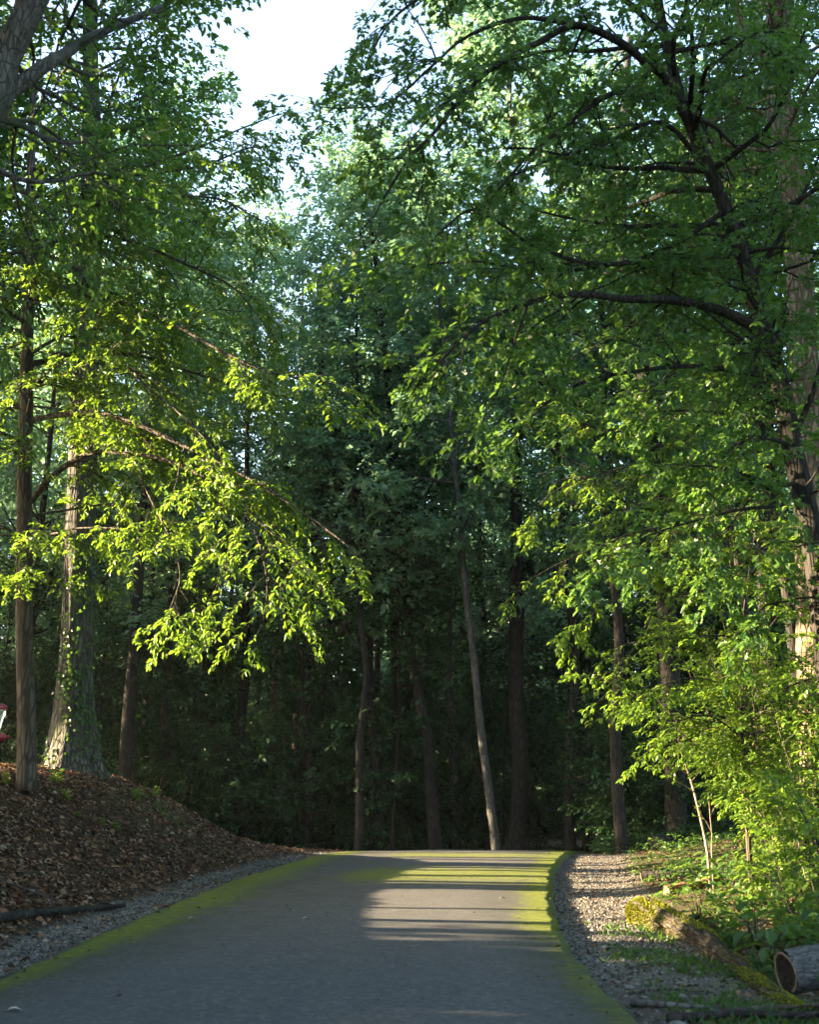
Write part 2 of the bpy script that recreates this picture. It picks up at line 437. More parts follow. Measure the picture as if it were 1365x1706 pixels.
def road_mat():
    m, nt, out = new_mat('old_asphalt')
    v = coord(nt, rnd=False)
    fine = noise(nt, v, 160, 3, .7); mid = noise(nt, v, 18, 6, .65); big = noise(nt, v, .7, 5)
    base = ramp(nt, mid, [(.25, (.048, .049, .051)), (.75, (.086, .085, .084))])
    base = mixc(nt, .55, base, ramp(nt, fine, [(.3, (.018, .018, .02)), (.5, (.07, .07, .07)), (.75, (.19, .185, .175))]))
    base = mixc(nt, big, base, mixc(nt, .35, base, (.045, .042, .036)))
    vv = coord(nt, (1, 1, 1), False)
    wv = N(nt, 'ShaderNodeTexVoronoi', feature='DISTANCE_TO_EDGE'); wv.inputs['Scale'].default_value = .33
    warp = N(nt, 'ShaderNodeVectorMath', operation='ADD')
    nzv = N(nt, 'ShaderNodeTexNoise'); nzv.inputs['Scale'].default_value = 1.4; nzv.inputs['Detail'].default_value = 6
    nt.links.new(vv, nzv.inputs['Vector']); nt.links.new(vv, warp.inputs[0]); nt.links.new(nzv.outputs['Color'], warp.inputs[1])
    nt.links.new(warp.outputs[0], wv.inputs['Vector'])
    ck = N(nt, 'ShaderNodeMapRange'); ck.inputs['From Max'].default_value = .014; ck.inputs['To Min'].default_value = .8; ck.inputs['To Max'].default_value = 0
    nt.links.new(wv.outputs['Distance'], ck.inputs['Value'])
    base = mixc(nt, ck.outputs[0], base, (.02, .02, .018))
    at = N(nt, 'ShaderNodeAttribute'); at.attribute_name = 'moss'
    def stretch(f, a, b):
        r_ = N(nt, 'ShaderNodeMapRange'); r_.inputs['From Min'].default_value = a; r_.inputs['From Max'].default_value = b
        nt.links.new(f, r_.inputs['Value']); return r_.outputs[0]
    mA, mB = stretch(noise(nt, v, 2.6, 8, .75), .3, .7), stretch(noise(nt, v, 34, 6, .75), .3, .7)
    mh = N(nt, 'ShaderNodeMath', operation='MULTIPLY_ADD'); mh.inputs[1].default_value = .55
    nt.links.new(mA, mh.inputs[0])
    m3 = N(nt, 'ShaderNodeMath', operation='MULTIPLY'); m3.inputs[1].default_value = .45; nt.links.new(mB, m3.inputs[0]); nt.links.new(m3.outputs[0], mh.inputs[2])
    mn = mh.outputs[0]
    ad = N(nt, 'ShaderNodeMath', operation='MULTIPLY_ADD'); ad.inputs[1].default_value = 1.3
    nt.links.new(mn, ad.inputs[0]); nt.links.new(at.outputs['Fac'], ad.inputs[2])
    mr = N(nt, 'ShaderNodeMapRange'); mr.inputs['From Min'].default_value = .92; mr.inputs['From Max'].default_value = 1.5
    nt.links.new(ad.outputs[0], mr.inputs['Value'])
    a3 = N(nt, 'ShaderNodeAttribute'); a3.attribute_name = 'stain'
    st_ = N(nt, 'ShaderNodeMath', operation='MULTIPLY'); nt.links.new(a3.outputs['Fac'], st_.inputs[0]); nt.links.new(stretch(noise(nt, v, 1.7, 8, .75), .34, .62), st_.inputs[1])
    wear = stretch(noise(nt, coord(nt, (1, .12, 1), False), 2.2, 6, .7), .35, .68)
    base = mixc(nt, wear, mixc(nt, .45, base, (.028, .028, .027)), mixc(nt, .5, base, (.12, .115, .105)))
    blot = stretch(noise(nt, v, 1.1, 9, .72), .36, .66)
    base = mixc(nt, blot, mixc(nt, .5, base, (.032, .033, .030)), base)
    grit = stretch(noise(nt, v, 20, 7, .85), .36, .64)
    base = mixc(nt, .62, base, ramp(nt, grit, [(0, (.02, .02, .021)), (.5, (.065, .065, .066)), (1, (.17, .165, .16))]))
    base = mixc(nt, st_.outputs[0], base, (.026, .032, .014))
    mossc = ramp(nt, noise(nt, v, 9, 9, .8), [(.3, (.03, .045, .004)), (.52, (.10, .125, .007)), (.75, (.25, .265, .012))])
    col = mixc(nt, mr.outputs[0], base, mossc)
    b = N(nt, 'ShaderNodeBsdfPrincipled'); b.inputs['Roughness'].default_value = .82; b.inputs['Specular IOR Level'].default_value = .35
    nt.links.new(col, b.inputs['Base Color'])
    bp = N(nt, 'ShaderNodeBump'); bp.inputs['Strength'].default_value = .5; bp.inputs['Distance'].default_value = .006
    nt.links.new(fine, bp.inputs['Height'])
    bp2 = N(nt, 'ShaderNodeBump'); bp2.inputs['Strength'].default_value = .7; bp2.inputs['Distance'].default_value = .02
    mm = N(nt, 'ShaderNodeMath', operation='MULTIPLY'); nt.links.new(mr.outputs[0], mm.inputs[0]); nt.links.new(mn, mm.inputs[1])
    nt.links.new(mm.outputs[0], bp2.inputs['Height']); nt.links.new(bp.outputs[0], bp2.inputs['Normal'])
    nt.links.new(bp2.outputs[0], b.inputs['Normal'])
    nt.links.new(b.outputs[0], out.inputs[0])
    return m
M['road'] = road_mat()
ro = mesh_obj('road', RV.reshape(-1, 3), None, M['road'], smooth=True, counts=np.full((nr - 1) * (nc - 1), 4), loops=rl)
dl = RV[..., 0] - XL(RV[..., 1]); dr = XR(RV[..., 1]) - RV[..., 0]; yy = RV[..., 1]
wl = np.interp(yy, [6, 9, 12, 17, 22, 30, 40], [.22, .30, .56, 1.0, 1.1, .9, .55])
wr = np.interp(yy, [6, 9, 12.5, 14, 18, 24, 32, 40], [.34, .32, .32, .5, .55, .6, .7, .5])
ms = np.maximum(1.0 - .75 * (dl / wl) ** 1.5, (1.0 - .75 * (np.maximum(dr, 0) / wr) ** 1.5) * np.interp(yy, [6, 12, 14.2], [.55, .62, 1.08]))
film = (.86 * np.exp(-((yy - 22.6) / 2.6) ** 2) + .72 * np.exp(-((yy - 30) / 1.8) ** 2)) * smoothstep(1.0, 2.4, dl)
ms = np.clip(np.maximum(ms, film), 0, 1) + .06 * np.sin(RV[..., 1] * 1.3 + RV[..., 0])
a = ro.data.attributes.new('moss', 'FLOAT', 'POINT'); a.data.foreach_set('value', ms.astype(np.float32).ravel())
st = np.clip(np.maximum(1 - dl / (wl * 2.6), 1 - np.maximum(dr, 0) / (wr * 2.2)), 0, 1) ** .7
st = np.maximum(st, .7 * np.exp(-((yy - 19) / 3.5) ** 2) * (1 - smoothstep(1.6, 3.0, dl)))
a = ro.data.attributes.new('stain', 'FLOAT', 'POINT'); a.data.foreach_set('value', st.astype(np.float32).ravel())
tag(ro, 'grey asphalt road with yellow green moss along its edges', 'road', kind='structure')

# ------------------------------------------------------------------ tree growing
def path(p0, d0, length, n, wob=.15, grav=0.0, g=rng):
    pts = [np.asarray(p0, float)]; d = nrm(d0)
    st = length / n
    for q in range(n):
        d = nrm(d + g.normal(0, wob, 3) + np.array([0, 0, -grav / n * 2]))
        pts.append(pts[-1] + d * st)
    return np.array(pts)
def smooth_path(pts, per=4):
    pts = np.asarray(pts, float)
    n = len(pts)
    t = np.arange(n); tt = np.linspace(0, n - 1, (n - 1) * per + 1)
    p = np.concatenate([[2 * pts[0] - pts[1]], pts, [2 * pts[-1] - pts[-2]]])
    i0 = np.clip(tt.astype(int), 0, n - 2); f = (tt - i0)[:, None]
    a, b, c, d = p[i0], p[i0 + 1], p[i0 + 2], p[i0 + 3]
    return .5 * (2 * b + (c - a) * f + (2 * a - 5 * b + 4 * c - d) * f ** 2 + (3 * b - a - 3 * c + d) * f ** 3)

class Tree:
    """levels: dicts with dens (children per metre), start, len, ang, flat (spread out of the level plane), wob, grav"""
    def __init__(s, levels, leaf, g, wood_min=.0):
        s.lv = levels; s.leaf = leaf; s.g = g; s.wood_min = wood_min
        s.wood = MB(); s.lp = []; s.ld = []; s.lu = []
    def limb(s, pts, r0, r1, lvl, wood=None, k=None):
        wood = wood or s.wood
        g = s.g
        pts = np.asarray(pts, float)
        seg = np.linalg.norm(np.diff(pts, axis=0), axis=1); cum = np.concatenate([[0], np.cumsum(seg)]); Lt = cum[-1]
        n = len(pts)
        rad = r0 + (r1 - r0) * (cum / Lt) ** .8
        if r0 > s.wood_min:
            wood.tube(pts, rad, k or (6 if r0 > .04 else 4 if r0 > .012 else 3), cap=False)
        if lvl >= len(s.lv):
            s.leaves(pts, cum, Lt); return
        q = s.lv[lvl]
        m = max(1, int(round(Lt * q['dens'] * g.uniform(.8, 1.2))))
        ts = np.sort(g.uniform(q['start'], 1.0, m))
        ts = np.concatenate([ts, [1.0]])
        for t in ts:
            x = t * Lt; i0 = min(n - 2, max(0, int(np.searchsorted(cum, x)) - 1))
            p = pts[i0] + (pts[i0 + 1] - pts[i0]) * ((x - cum[i0]) / max(seg[i0], 1e-6))
            T = nrm(pts[i0 + 1] - pts[i0])
            h = np.cross(T, [0, 0, 1.0])
            if np.linalg.norm(h) < .25:
                a = g.uniform(0, 6.283); h = np.array([math.cos(a), math.sin(a), 0])
            h = nrm(h) * (1 if g.random() < .5 else -1)
            v = np.cross(h, T); v = v * (1 if v[2] > 0 else -1)
            a = g.normal(0, q['flat'])
            pd = h * math.cos(a) + v * math.sin(a)
            an = R(q['ang']) * g.uniform(.65, 1.25) if t < 1 else R(8)
            d = T * math.cos(an) + pd * math.sin(an)
            ln = q['len'] * g.uniform(.6, 1.2) * (1 - q.get('taper', .55) * t)
            r = min(.62 * (r0 + (r1 - r0) * t), max(.004, ln * .014))
            s.limb(path(p, d, ln, q.get('n', 4), q['wob'], q['grav'], g), r, r * .35, lvl + 1, wood)
    def leaves(s, pts, cum, Lt):
        g = s.g; lf = s.leaf
        m = max(2, int(round(Lt / lf['gap'] * g.uniform(.8, 1.2))))
        t = np.concatenate([np.linspace(.08, 1, m), np.full(lf.get('tip', 2), 1.0)]) * Lt
        p = np.stack([np.interp(t, cum, pts[:, c]) for c in range(3)], 1)
        T = nrm(pts[-1] - pts[0])
        h = nrm(np.cross(T, [0, 0, 1.0]) + 1e-6)
        sg = np.where(np.arange(len(t)) % 2, 1., -1.)[:, None] * g.uniform(.3, 1.1, (len(t), 1))
        d = T * .7 + h * sg + g.normal(0, .28, (len(t), 3)); d[:, 2] -= lf['droop']
        u = np.array([0, 0, 1.0]) + g.normal(0, lf.get('tilt', .45), (len(t), 3))
        s.lp.append(p + g.normal(0, lf.get('jit', .02), p.shape)); s.ld.append(nrm(d)); s.lu.append(u)
    def crown(s, name, mat, parent, origin, keep=None):
        p, d, u = np.concatenate(s.lp), np.concatenate(s.ld), np.concatenate(s.lu)
        if keep is not None:
            k = keep(p); p, d, u = p[k], d[k], u[k]
        L = s.leaf['L'] * s.g.uniform(.65, 1.2, len(p)); W = L * s.leaf['W'] * s.g.uniform(.85, 1.15, len(p))
        s.count = len(p)
        return leaf_obj(name, p, d, u, L, W, s.leaf['kind'], mat, parent, origin)

def pix(lst):
    return smooth_path([P(*a) for a in lst], 4)

def trunk_base(mb, pts, rad, k, bump=.06, flare=0.0, fh=1.0, seed=1):
    pts = np.asarray(pts, float); seg = np.linalg.norm(np.diff(pts, axis=0), axis=1); cum = np.concatenate([[0], np.cumsum(seg)])
    r = rad * (1 + flare * np.exp(-cum / fh * 2.2))
    mb.tube(pts, r, k, cap=True, bump=bump, seed=seed)

def resample(pts, step):
    seg = np.linalg.norm(np.diff(pts, axis=0), axis=1); cum = np.concatenate([[0], np.cumsum(seg)])
    t = np.linspace(0, cum[-1], max(3, int(cum[-1] / step)))
    return np.stack([np.interp(t, cum, pts[:, c]) for c in range(3)], 1)

stats = {}
#==MORE==
# ------------------------------------------------------------------ forest tree kinds, made once and copied
def forest_tree(seed, H, r, start, limb, leafmat, bark, label, lean=(0, 0), dens=1.5, leafL=.24, gap=.1, wob=.13, loc=(0, 0, 0), kind='simple', name='forest_tree', group='forest trees beyond the road crest'):
    g = np.random.default_rng(seed)
    root = empty(name, loc, label, 'tree', group)
    n = 12
    z = np.linspace(-.4, H, n)
    tp = np.stack([lean[0] * (z / H) ** 1.0 * H + np.cumsum(g.normal(0, wob, n)), lean[1] * z + np.cumsum(g.normal(0, wob, n)), z], 1)
    tp = smooth_path(tp, 3)
    T = Tree([dict(dens=dens, start=start, ang=62, flat=3, len=limb, taper=.62, wob=.16, grav=-.18, n=6),
              dict(dens=2.1, start=.18, ang=52, flat=.9, len=1.9, taper=.5, wob=.18, grav=.05),
              dict(dens=3.6, start=.05, ang=48, flat=.8, len=.85, taper=.4, wob=.2, grav=.1, n=3)],
             dict(gap=gap, L=leafL, W=.62, kind=kind, droop=.25, tilt=.55, jit=.06, tip=2), g, wood_min=.011)
    T.limb(tp, r, r * .16, 0, k=10)
    o = T.wood.build('trunk', bark, root)
    T.crown('crown', leafmat, root, None)
    stats[label[:30]] = T.count
    return root

def pine_tree(seed, H, r, label):
    g = np.random.default_rng(seed)
    root = empty('pine_tree', (0, 0, 0), label, 'tree', 'forest trees beyond the road crest')
    z = np.linspace(-.4, H, 10)
    tp = smooth_path(np.stack([np.cumsum(g.normal(0, .08, 10)), np.cumsum(g.normal(0, .08, 10)), z], 1), 3)
    T = Tree([dict(dens=1.9, start=.55, ang=70, flat=3, len=3.4, taper=.6, wob=.14, grav=-.25, n=5),
              dict(dens=2.6, start=.35, ang=50, flat=1.2, len=1.0, taper=.4, wob=.2, grav=-.3)],
             dict(gap=.1, L=.2, W=.1, kind='simple', droop=0), g, wood_min=.008)
    def tuft(pts, cum, Lt):
        m = int(90 * min(1.2, Lt + .3))
        t = .45 + .55 * g.random(m)
        p = np.stack([np.interp(t * Lt, cum, pts[:, c]) for c in range(3)], 1)
        d = nrm(pts[-1] - pts[0]) * .5 + nrm(g.normal(0, 1, (m, 3)))
        T.lp.append(p); T.ld.append(nrm(d)); T.lu.append(g.normal(0, 1, (m, 3)))
    T.leaves = tuft
    T.leaf = dict(gap=.1, L=.26, W=.11, kind='needle', droop=0)
    T.limb(tp, r, r * .15, 0, k=10)
    T.wood.build('trunk', M['bark_warm'], root)
    T.crown('crown', M['needle'], root, None)
    return root

KIND = [
    forest_tree(1, 26, .24, .30, 5.2, M['leaf_haze_pale'], M['bark_dark'], 'k1'),
    forest_tree(2, 24, .19, .34, 4.6, M['leaf_haze_pale'], M['bark_dark'], 'k2'),
    forest_tree(3, 28, .28, .42, 5.6, M['leaf_haze_pale'], M['bark_dark'], 'k3'),
    forest_tree(4, 21, .15, .28, 4.0, M['leaf_haze_pale'], M['bark_dark'], 'k4', wob=.09),
    forest_tree(5, 25, .17, .40, 4.4, M['leaf_haze_pale'], M['bark_pale'], 'k5', dens=1.3),
    forest_tree(6, 14, .08, .16, 3.4, M['leaf_shade_dark'], M['bark_dark'], 'k6', dens=1.9, wob=.07),
    pine_tree(7, 27, .22, 'k7'),
    forest_tree(8, 24, .2, .50, 6.0, M['leaf_far'], M['bark_dark'], 'k8', dens=2.4, leafL=.32),  # this and the next two kinds serve only the unseen sun blocking trees
    forest_tree(9, 23, .66, .52, 5.4, M['leaf_far'], M['bark'], 'k9', dens=2.0, leafL=.3),
    forest_tree(10, 15, .09, .34, 4.2, M['leaf_far'], M['bark'], 'k10', dens=1.1, gap=.15, leafL=.22),
    forest_tree(12, 25, .16, .42, 4.4, M['leaf_haze_pale'], M['bark_pale'], 'k11', dens=1.3, wob=.045),
]
used = set()
def plant(k, x, y, rot, s=1.0, label='', lean=(0, 0), name=None):
    o = KIND[k] if k not in used else copy_tree(KIND[k])
    used.add(k)
    o.location = (x, y, gz(x, y) - .1)
    o.rotation_euler = (R(lean[1]), R(lean[0]), R(rot)) if lean != (0, 0) else (0, 0, R(rot))
    if lean != (0, 0): o.rotation_mode = 'ZYX'; o.rotation_euler = (R(lean[1]), R(lean[0]), R(rot))
    o.scale = (s, s, s)
    o['label'] = label
    return o
def px_x(px, Y): return float(P(px, 1395, Y)[0])
# the trunks one can tell apart, by where they rise above the road crest
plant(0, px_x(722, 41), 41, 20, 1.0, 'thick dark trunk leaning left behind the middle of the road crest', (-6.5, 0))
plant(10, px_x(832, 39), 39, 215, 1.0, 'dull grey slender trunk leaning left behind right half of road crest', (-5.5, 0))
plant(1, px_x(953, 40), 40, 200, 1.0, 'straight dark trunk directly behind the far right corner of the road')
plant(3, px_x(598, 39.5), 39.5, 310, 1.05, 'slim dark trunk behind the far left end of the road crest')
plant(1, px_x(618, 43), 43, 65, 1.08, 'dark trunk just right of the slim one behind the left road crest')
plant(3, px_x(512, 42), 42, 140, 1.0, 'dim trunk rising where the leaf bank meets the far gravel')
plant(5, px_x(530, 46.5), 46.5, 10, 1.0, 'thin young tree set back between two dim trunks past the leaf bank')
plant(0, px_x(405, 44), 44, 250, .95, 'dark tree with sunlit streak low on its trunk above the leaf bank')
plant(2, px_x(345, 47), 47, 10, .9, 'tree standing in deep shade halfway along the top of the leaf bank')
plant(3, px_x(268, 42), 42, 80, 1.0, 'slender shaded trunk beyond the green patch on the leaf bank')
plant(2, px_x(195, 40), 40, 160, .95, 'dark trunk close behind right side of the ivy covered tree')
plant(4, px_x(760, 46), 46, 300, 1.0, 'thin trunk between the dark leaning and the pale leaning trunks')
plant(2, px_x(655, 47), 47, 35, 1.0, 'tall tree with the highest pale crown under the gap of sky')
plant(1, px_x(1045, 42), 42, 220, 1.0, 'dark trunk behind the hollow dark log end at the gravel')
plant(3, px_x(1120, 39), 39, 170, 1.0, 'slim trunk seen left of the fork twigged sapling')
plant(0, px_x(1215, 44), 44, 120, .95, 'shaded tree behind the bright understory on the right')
plant(2, px_x(1330, 42), 42, 270, .95, 'broad tree far behind the tan trunk at right edge')
plant(6, px_x(490, 50), 50, 0, 1.0, 'pine with tufted needles below the left side of the sky gap')
plant(6, px_x(450, 54), 54, 130, .92, 'smaller pine left of the other pine below the sky gap')
plant(4, px_x(880, 48), 48, 15, 1.02, 'pale stemmed tree behind the straight dark trunk at the road corner')
plant(2, px_x(868, 42), 42, 190, 1.22, 'tallest hazy pale crowned tree filling the right side of the sky gap')
plant(0, px_x(20, 45), 45, 90, 1.0, 'dark trunk left of the slim bank tree in the shade')
plant(1, px_x(95, 48), 48, 190, 1.05, 'dim trunk between the slim bank tree and the ivy covered tree')
plant(2, px_x(235, 51), 51, 20, 1.0, 'dim tall tree above the green patch of the leaf bank')
back_lab = 'shaded forest tree in the dense back rows behind the nearer trunks'
gb = np.random.default_rng(5)
for Y, n_ in ((53, 9), (60, 10), (68, 11), (78, 11), (88, 12), (98, 12)):
    for q in range(n_):
        u = (q + .5 + gb.uniform(-.35, .35)) / n_
        px = -150 + u * 1665
        sc = .82 if 330 < px < 470 else (1.0 if px > 470 else .95)
        plant(int(gb.choice([0, 1, 2, 3, 4, 5, 2])), px_x(px, Y), Y + gb.uniform(-3, 3), gb.uniform(0, 360), sc * gb.uniform(.88, 1.08), back_lab)
gm_ = np.random.default_rng(19)
for Y, n_, lab_ in ((41.5, 9, 'low shaded understory tree close behind the road crest'), (47, 10, 'low shaded understory tree in the second row behind the crest'), (55, 11, 'low shaded understory tree deep in the far forest'), (64, 11, 'low shaded understory tree deep in the far forest')):
    for q in range(n_):
        px = -80 + 1500 * (q + .5 + gm_.uniform(-.4, .4)) / n_
        y = Y + gm_.uniform(-1.5, 1.5); x = px_x(px, y)
        if y < 45 and XL(y) - 1 < x < XR(y) + 1: x = float(XR(y)) + 2.5
        plant(5, x, y, gm_.uniform(0, 360), gm_.uniform(.7, 1.0), lab_)
# outside the frame on the left: unseen trees added to cut up the low sun
def shade(k, x, y, rot, s, lab, lean=(0, 0)):
    o = plant(k, x, y, rot, s, lab, lean); o['group'] = 'added woodland trees out of the picture'
    return o
off_lab = 'unseen woodland tree added left of the road to block low sun'
for (k, x, y, r_, s) in [(5, -9, -3, 0, 1), (5, -8.5, 2, 50, 1), (5, -9.5, 6.5, 90, 1.0), (0, -13, 0, 20, .9), (1, -12, 5, 120, .9), (5, -14, 8, 20, 1.1), (3, -16, 3, 80, 1), (5, -17, 9, 200, 1.1),
                         (5, -20, 6, 20, 1.2), (5, -22, 10, 70, 1.1), (0, -24, 3, 70, 1), (2, -19, -4, 10, .9), (5, -26, 7, 220, 1.2), (5, -14, -5, 220, 1.2),
                         (5, -17, 36, 0, 1.1), (5, -19, 40, 60, 1.2), (0, -21, 37, 60, 1), (5, -23, 33.5, 10, 1.2), (5, -27, 36, 100, 1.2), (1, -26, 41, 10, 1), (5, -20, 45, 130, 1.2), (5, -24, 48, 30, 1.2), (3, -29, 45, 20, 1), (2, -23, 52, 20, 1), (5, -28, 54, 20, 1.2), (1, -30, 60, 20, 1), (5, -34, 50, 60, 1.3)]:
    shade(k, x, y, r_, s, off_lab)
# added unseen trees: trunk shadows stripe the road, crowns filter the sun
for (k, x, y, r_, s) in [(8, -15, 19.9, 0, .95), (9, -10.5, 13.6, 0, 1.0), (9, -12.5, 16.6, 80, 1.1), (9, -13, 22.9, 160, 1.1), (9, -17, 15.2, 30, 1.25), (8, -14.5, 26.3, 70, .85), (2, -17.5, 19.7, 190, 1.15), (7, -14.0, 14.8, 30, .80), (4, -12.5, 21.1, 30, 1.1), (3, -19, 22.8, 130, 1.2), (7, -14, 24.4, 40, .92), (7, -14.5, 27.0, 200, .95), (4, -17, 28.6, 60, 1.2), (7, -17, 31.5, 10, 1.05), (7, -20, 25.2, 10, 1.25), (7, -13, 11.5, 10, .78), (7, -20, 14.6, 90, 1.2), (7, -22, 20.0, 10, 1.3), (7, -20, 30.0, 150, 1.25), (7, -22, 22.0, 150, 1.3), (7, -15, 8, 150, .85), (7, -19, 13.2, 60, .95), (7, -11.5, 19.7, 60, .74), (7, -22, 9.5, 10, 1.2), (7, -16, 34.0, 150, 1.1)]:
    shade(k, x, y, r_, s, off_lab)

gq = np.random.default_rng(17)
for q in range(34):  # more unseen trees added on the left to shade the back forest
    y = gq.uniform(40, 100); x = -.36 * y - 6 - gq.uniform(0, 22)
    shade([0, 1, 5, 2, 3, 5, 4][q % 7], x, y, q * 51, gq.uniform(.95, 1.2), off_lab)
for q, (x, y) in enumerate([(13, 14), (15, 19), (13.5, 24), (18, 17), (17, 27), (21, 22), (16, 32), (20, 36), (23, 30), (19, 42), (24, 45), (22, 52), (27, 38), (12, 8), (9, 2), (18, 10), (8.5, -6), (5, -13), (-2, -15), (-8, -10), (13, -3), (26, 16), (28, 58), (27, 50), (33, 47)]):  # unseen trees added right of and behind the camera to hold back skylight
    shade([0, 1, 5, 2, 3, 5, 4][q % 7], x, y, q * 77, 1.0 + .1 * (q % 3), 'unseen woodland tree added right of and behind the view to block skylight')

# ------------------------------------------------------------------ left: two trees on the bank and the leaning trunk
g1 = np.random.default_rng(21)
LV_SPRAY = [dict(dens=3.6, start=.12, ang=48, flat=.35, len=1.5, taper=.45, wob=.12, grav=.22, n=5),
            dict(dens=6.0, start=.12, ang=45, flat=.35, len=.55, taper=.4, wob=.14, grav=.3, n=3)]
def built_tree(name, base, label, cat, trunk, rads, kt, bark, limbs, levels, leaf, leafmat, seed, flare=0, fh=1, bump=.05, step=.18, keep=None, wood_min=.0, limb_name='limb'):
    g = np.random.default_rng(seed)
    root = empty(name, base, label, cat)
    tb = MB(); tr = resample(trunk, step)
    rr = np.interp(np.linspace(0, 1, len(tr)), np.linspace(0, 1, len(rads)), rads)
    trunk_base(tb, tr, rr, kt, bump, flare, fh, seed)
    tob = tb.build('trunk', bark, root, base)
    T = Tree(levels, leaf, g, wood_min)
    for (pts, r0, r1) in limbs:
        w = MB()
        T.limb(pts, r0, r1, 0, w, k=8 if r0 > .03 else 6)
        w.build(limb_name, bark, root, base)
    T.crown('crown', leafmat, root, base, keep)
    stats[label[:30]] = T.count
    return root
def auto_limbs(trunk, g, n, t0, t1, length, ang, up, r, az=None, wob=.1, grav=.1):
    out = []
    tr = resample(trunk, .1)
    for q in range(n):
        t = t0 + (t1 - t0) * (q + g.random()) / n
        p = tr[int(t * (len(tr) - 1))]
        a = g.uniform(0, 2 * math.pi) if az is None else R(az[0] + (az[1] - az[0]) * g.random())
        d = np.array([math.cos(a), math.sin(a), up + g.normal(0, .12)])
        l = length * g.uniform(.7, 1.15) * (1 - .45 * (t - t0) / max(.01, t1 - t0))
        out.append((path(p, d, l, 8, wob, grav, g), r * (1 - .5 * t), .012))
    return out

tr1 = pix([(45, 1318, 20), (44, 1200, 20), (40, 1000, 20), (40, 800, 20), (44, 600, 20), (48, 420, 20), (52, 260, 20), (56, 120, 20)])
b1 = tr1[0].copy()
lim1 = [(pix([(52, 835, 20), (85, 795, 19.7), (145, 757, 19.2), (215, 755, 18.6), (300, 775, 17.9), (390, 830, 17.2), (455, 890, 16.7), (500, 945, 16.4)]), .06, .014),
        (pix([(50, 700, 20), (110, 690, 19.6), (170, 690, 19), (240, 712, 18.4), (330, 755, 17.8), (420, 800, 17.3), (500, 850, 16.9), (575, 905, 16.6)]), .06, .012),
        (pix([(215, 755, 18.6), (250, 830, 18), (285, 900, 17.5), (300, 960, 17.2), (285, 1010, 17)]), .025, .008),
        (pix([(400, 835, 17.2), (430, 900, 16.6), (445, 970, 16.3), (440, 1025, 16.1)]), .02, .008),
        (pix([(48, 500, 20), (100, 490, 19.7), (180, 498, 19), (270, 530, 18.3), (360, 580, 17.7), (450, 620, 17.3), (560, 640, 16.9)]), .055, .012),
        (pix([(48, 610, 20), (120, 590, 20.3), (220, 590, 20.4), (320, 620, 20.2), (420, 650, 20), (500, 665, 19.8)]), .05, .012),
        (pix([(50, 420, 20), (120, 395, 19.8), (210, 400, 19.4), (310, 440, 19), (390, 480, 18.6), (440, 540, 18.3)]), .045, .012),
        (pix([(52, 330, 20), (130, 310, 20), (220, 285, 20), (320, 250, 20), (400, 215, 20), (465, 190, 20)]), .045, .012),
        (pix([(53, 280, 20), (140, 290, 19.5), (240, 290, 19), (340, 275, 18.6), (420, 245, 18.3), (465, 255, 18.1)]), .045, .012),
        (pix([(52, 350, 20), (150, 340, 19), (260, 330, 18.2), (360, 330, 17.6), (430, 365, 17.2)]), .04, .012),
        (pix([(150, 690, 19.2), (200, 610, 18.8), (240, 640, 18.2), (300, 690, 17.4), (340, 730, 16.9)]), .03, .01),
        (pix([(45, 880, 20), (80, 890, 19.5), (130, 880, 18.8), (190, 880, 18.2), (225, 885, 17.9)]), .028, .008),
        (pix([(50, 860, 20), (110, 850, 20.6), (190, 840, 21), (260, 860, 21.4), (330, 890, 21.7)]), .03, .008),
        (pix([(40, 900, 20), (10, 880, 19.4), (-40, 860, 18.8), (-90, 870, 18.2)]), .03, .008),
        (pix([(42, 740, 20), (0, 720, 19.4), (-50, 700, 18.9), (-110, 720, 18.4)]), .04, .008),
        (pix([(44, 560, 20), (0, 540, 19.4), (-60, 520, 18.9), (-140, 540, 18.4)]), .04, .008),
        (pix([(45, 980, 20), (70, 965, 19.8), (95, 962, 19.6)]), .008, .004)]
lim1 += auto_limbs(tr1, g1, 9, .5, .98, 3.6, 0, .25, .05, (-60, 100))
lim1 += auto_limbs(tr1, g1, 8, .4, .95, 3.4, 0, .2, .05, (110, 300))
lim1 += auto_limbs(tr1, g1, 6, .45, .8, 3.0, 0, .1, .045, (-80, 20))
built_tree('bank_tree', b1, 'slim brown tree at the left with long sunlit branches hanging over the leaf bank', 'tree', tr1, [.15, .138, .13, .12, .11, .095, .075, .045], 22, M['bark'],
           lim1, LV_SPRAY, dict(gap=.045, L=.108, W=.46, kind='ovate', droop=.10, tilt=.42, jit=.015, tip=3), M['leaf_near'], 31, flare=.25, fh=.5, bump=.05)

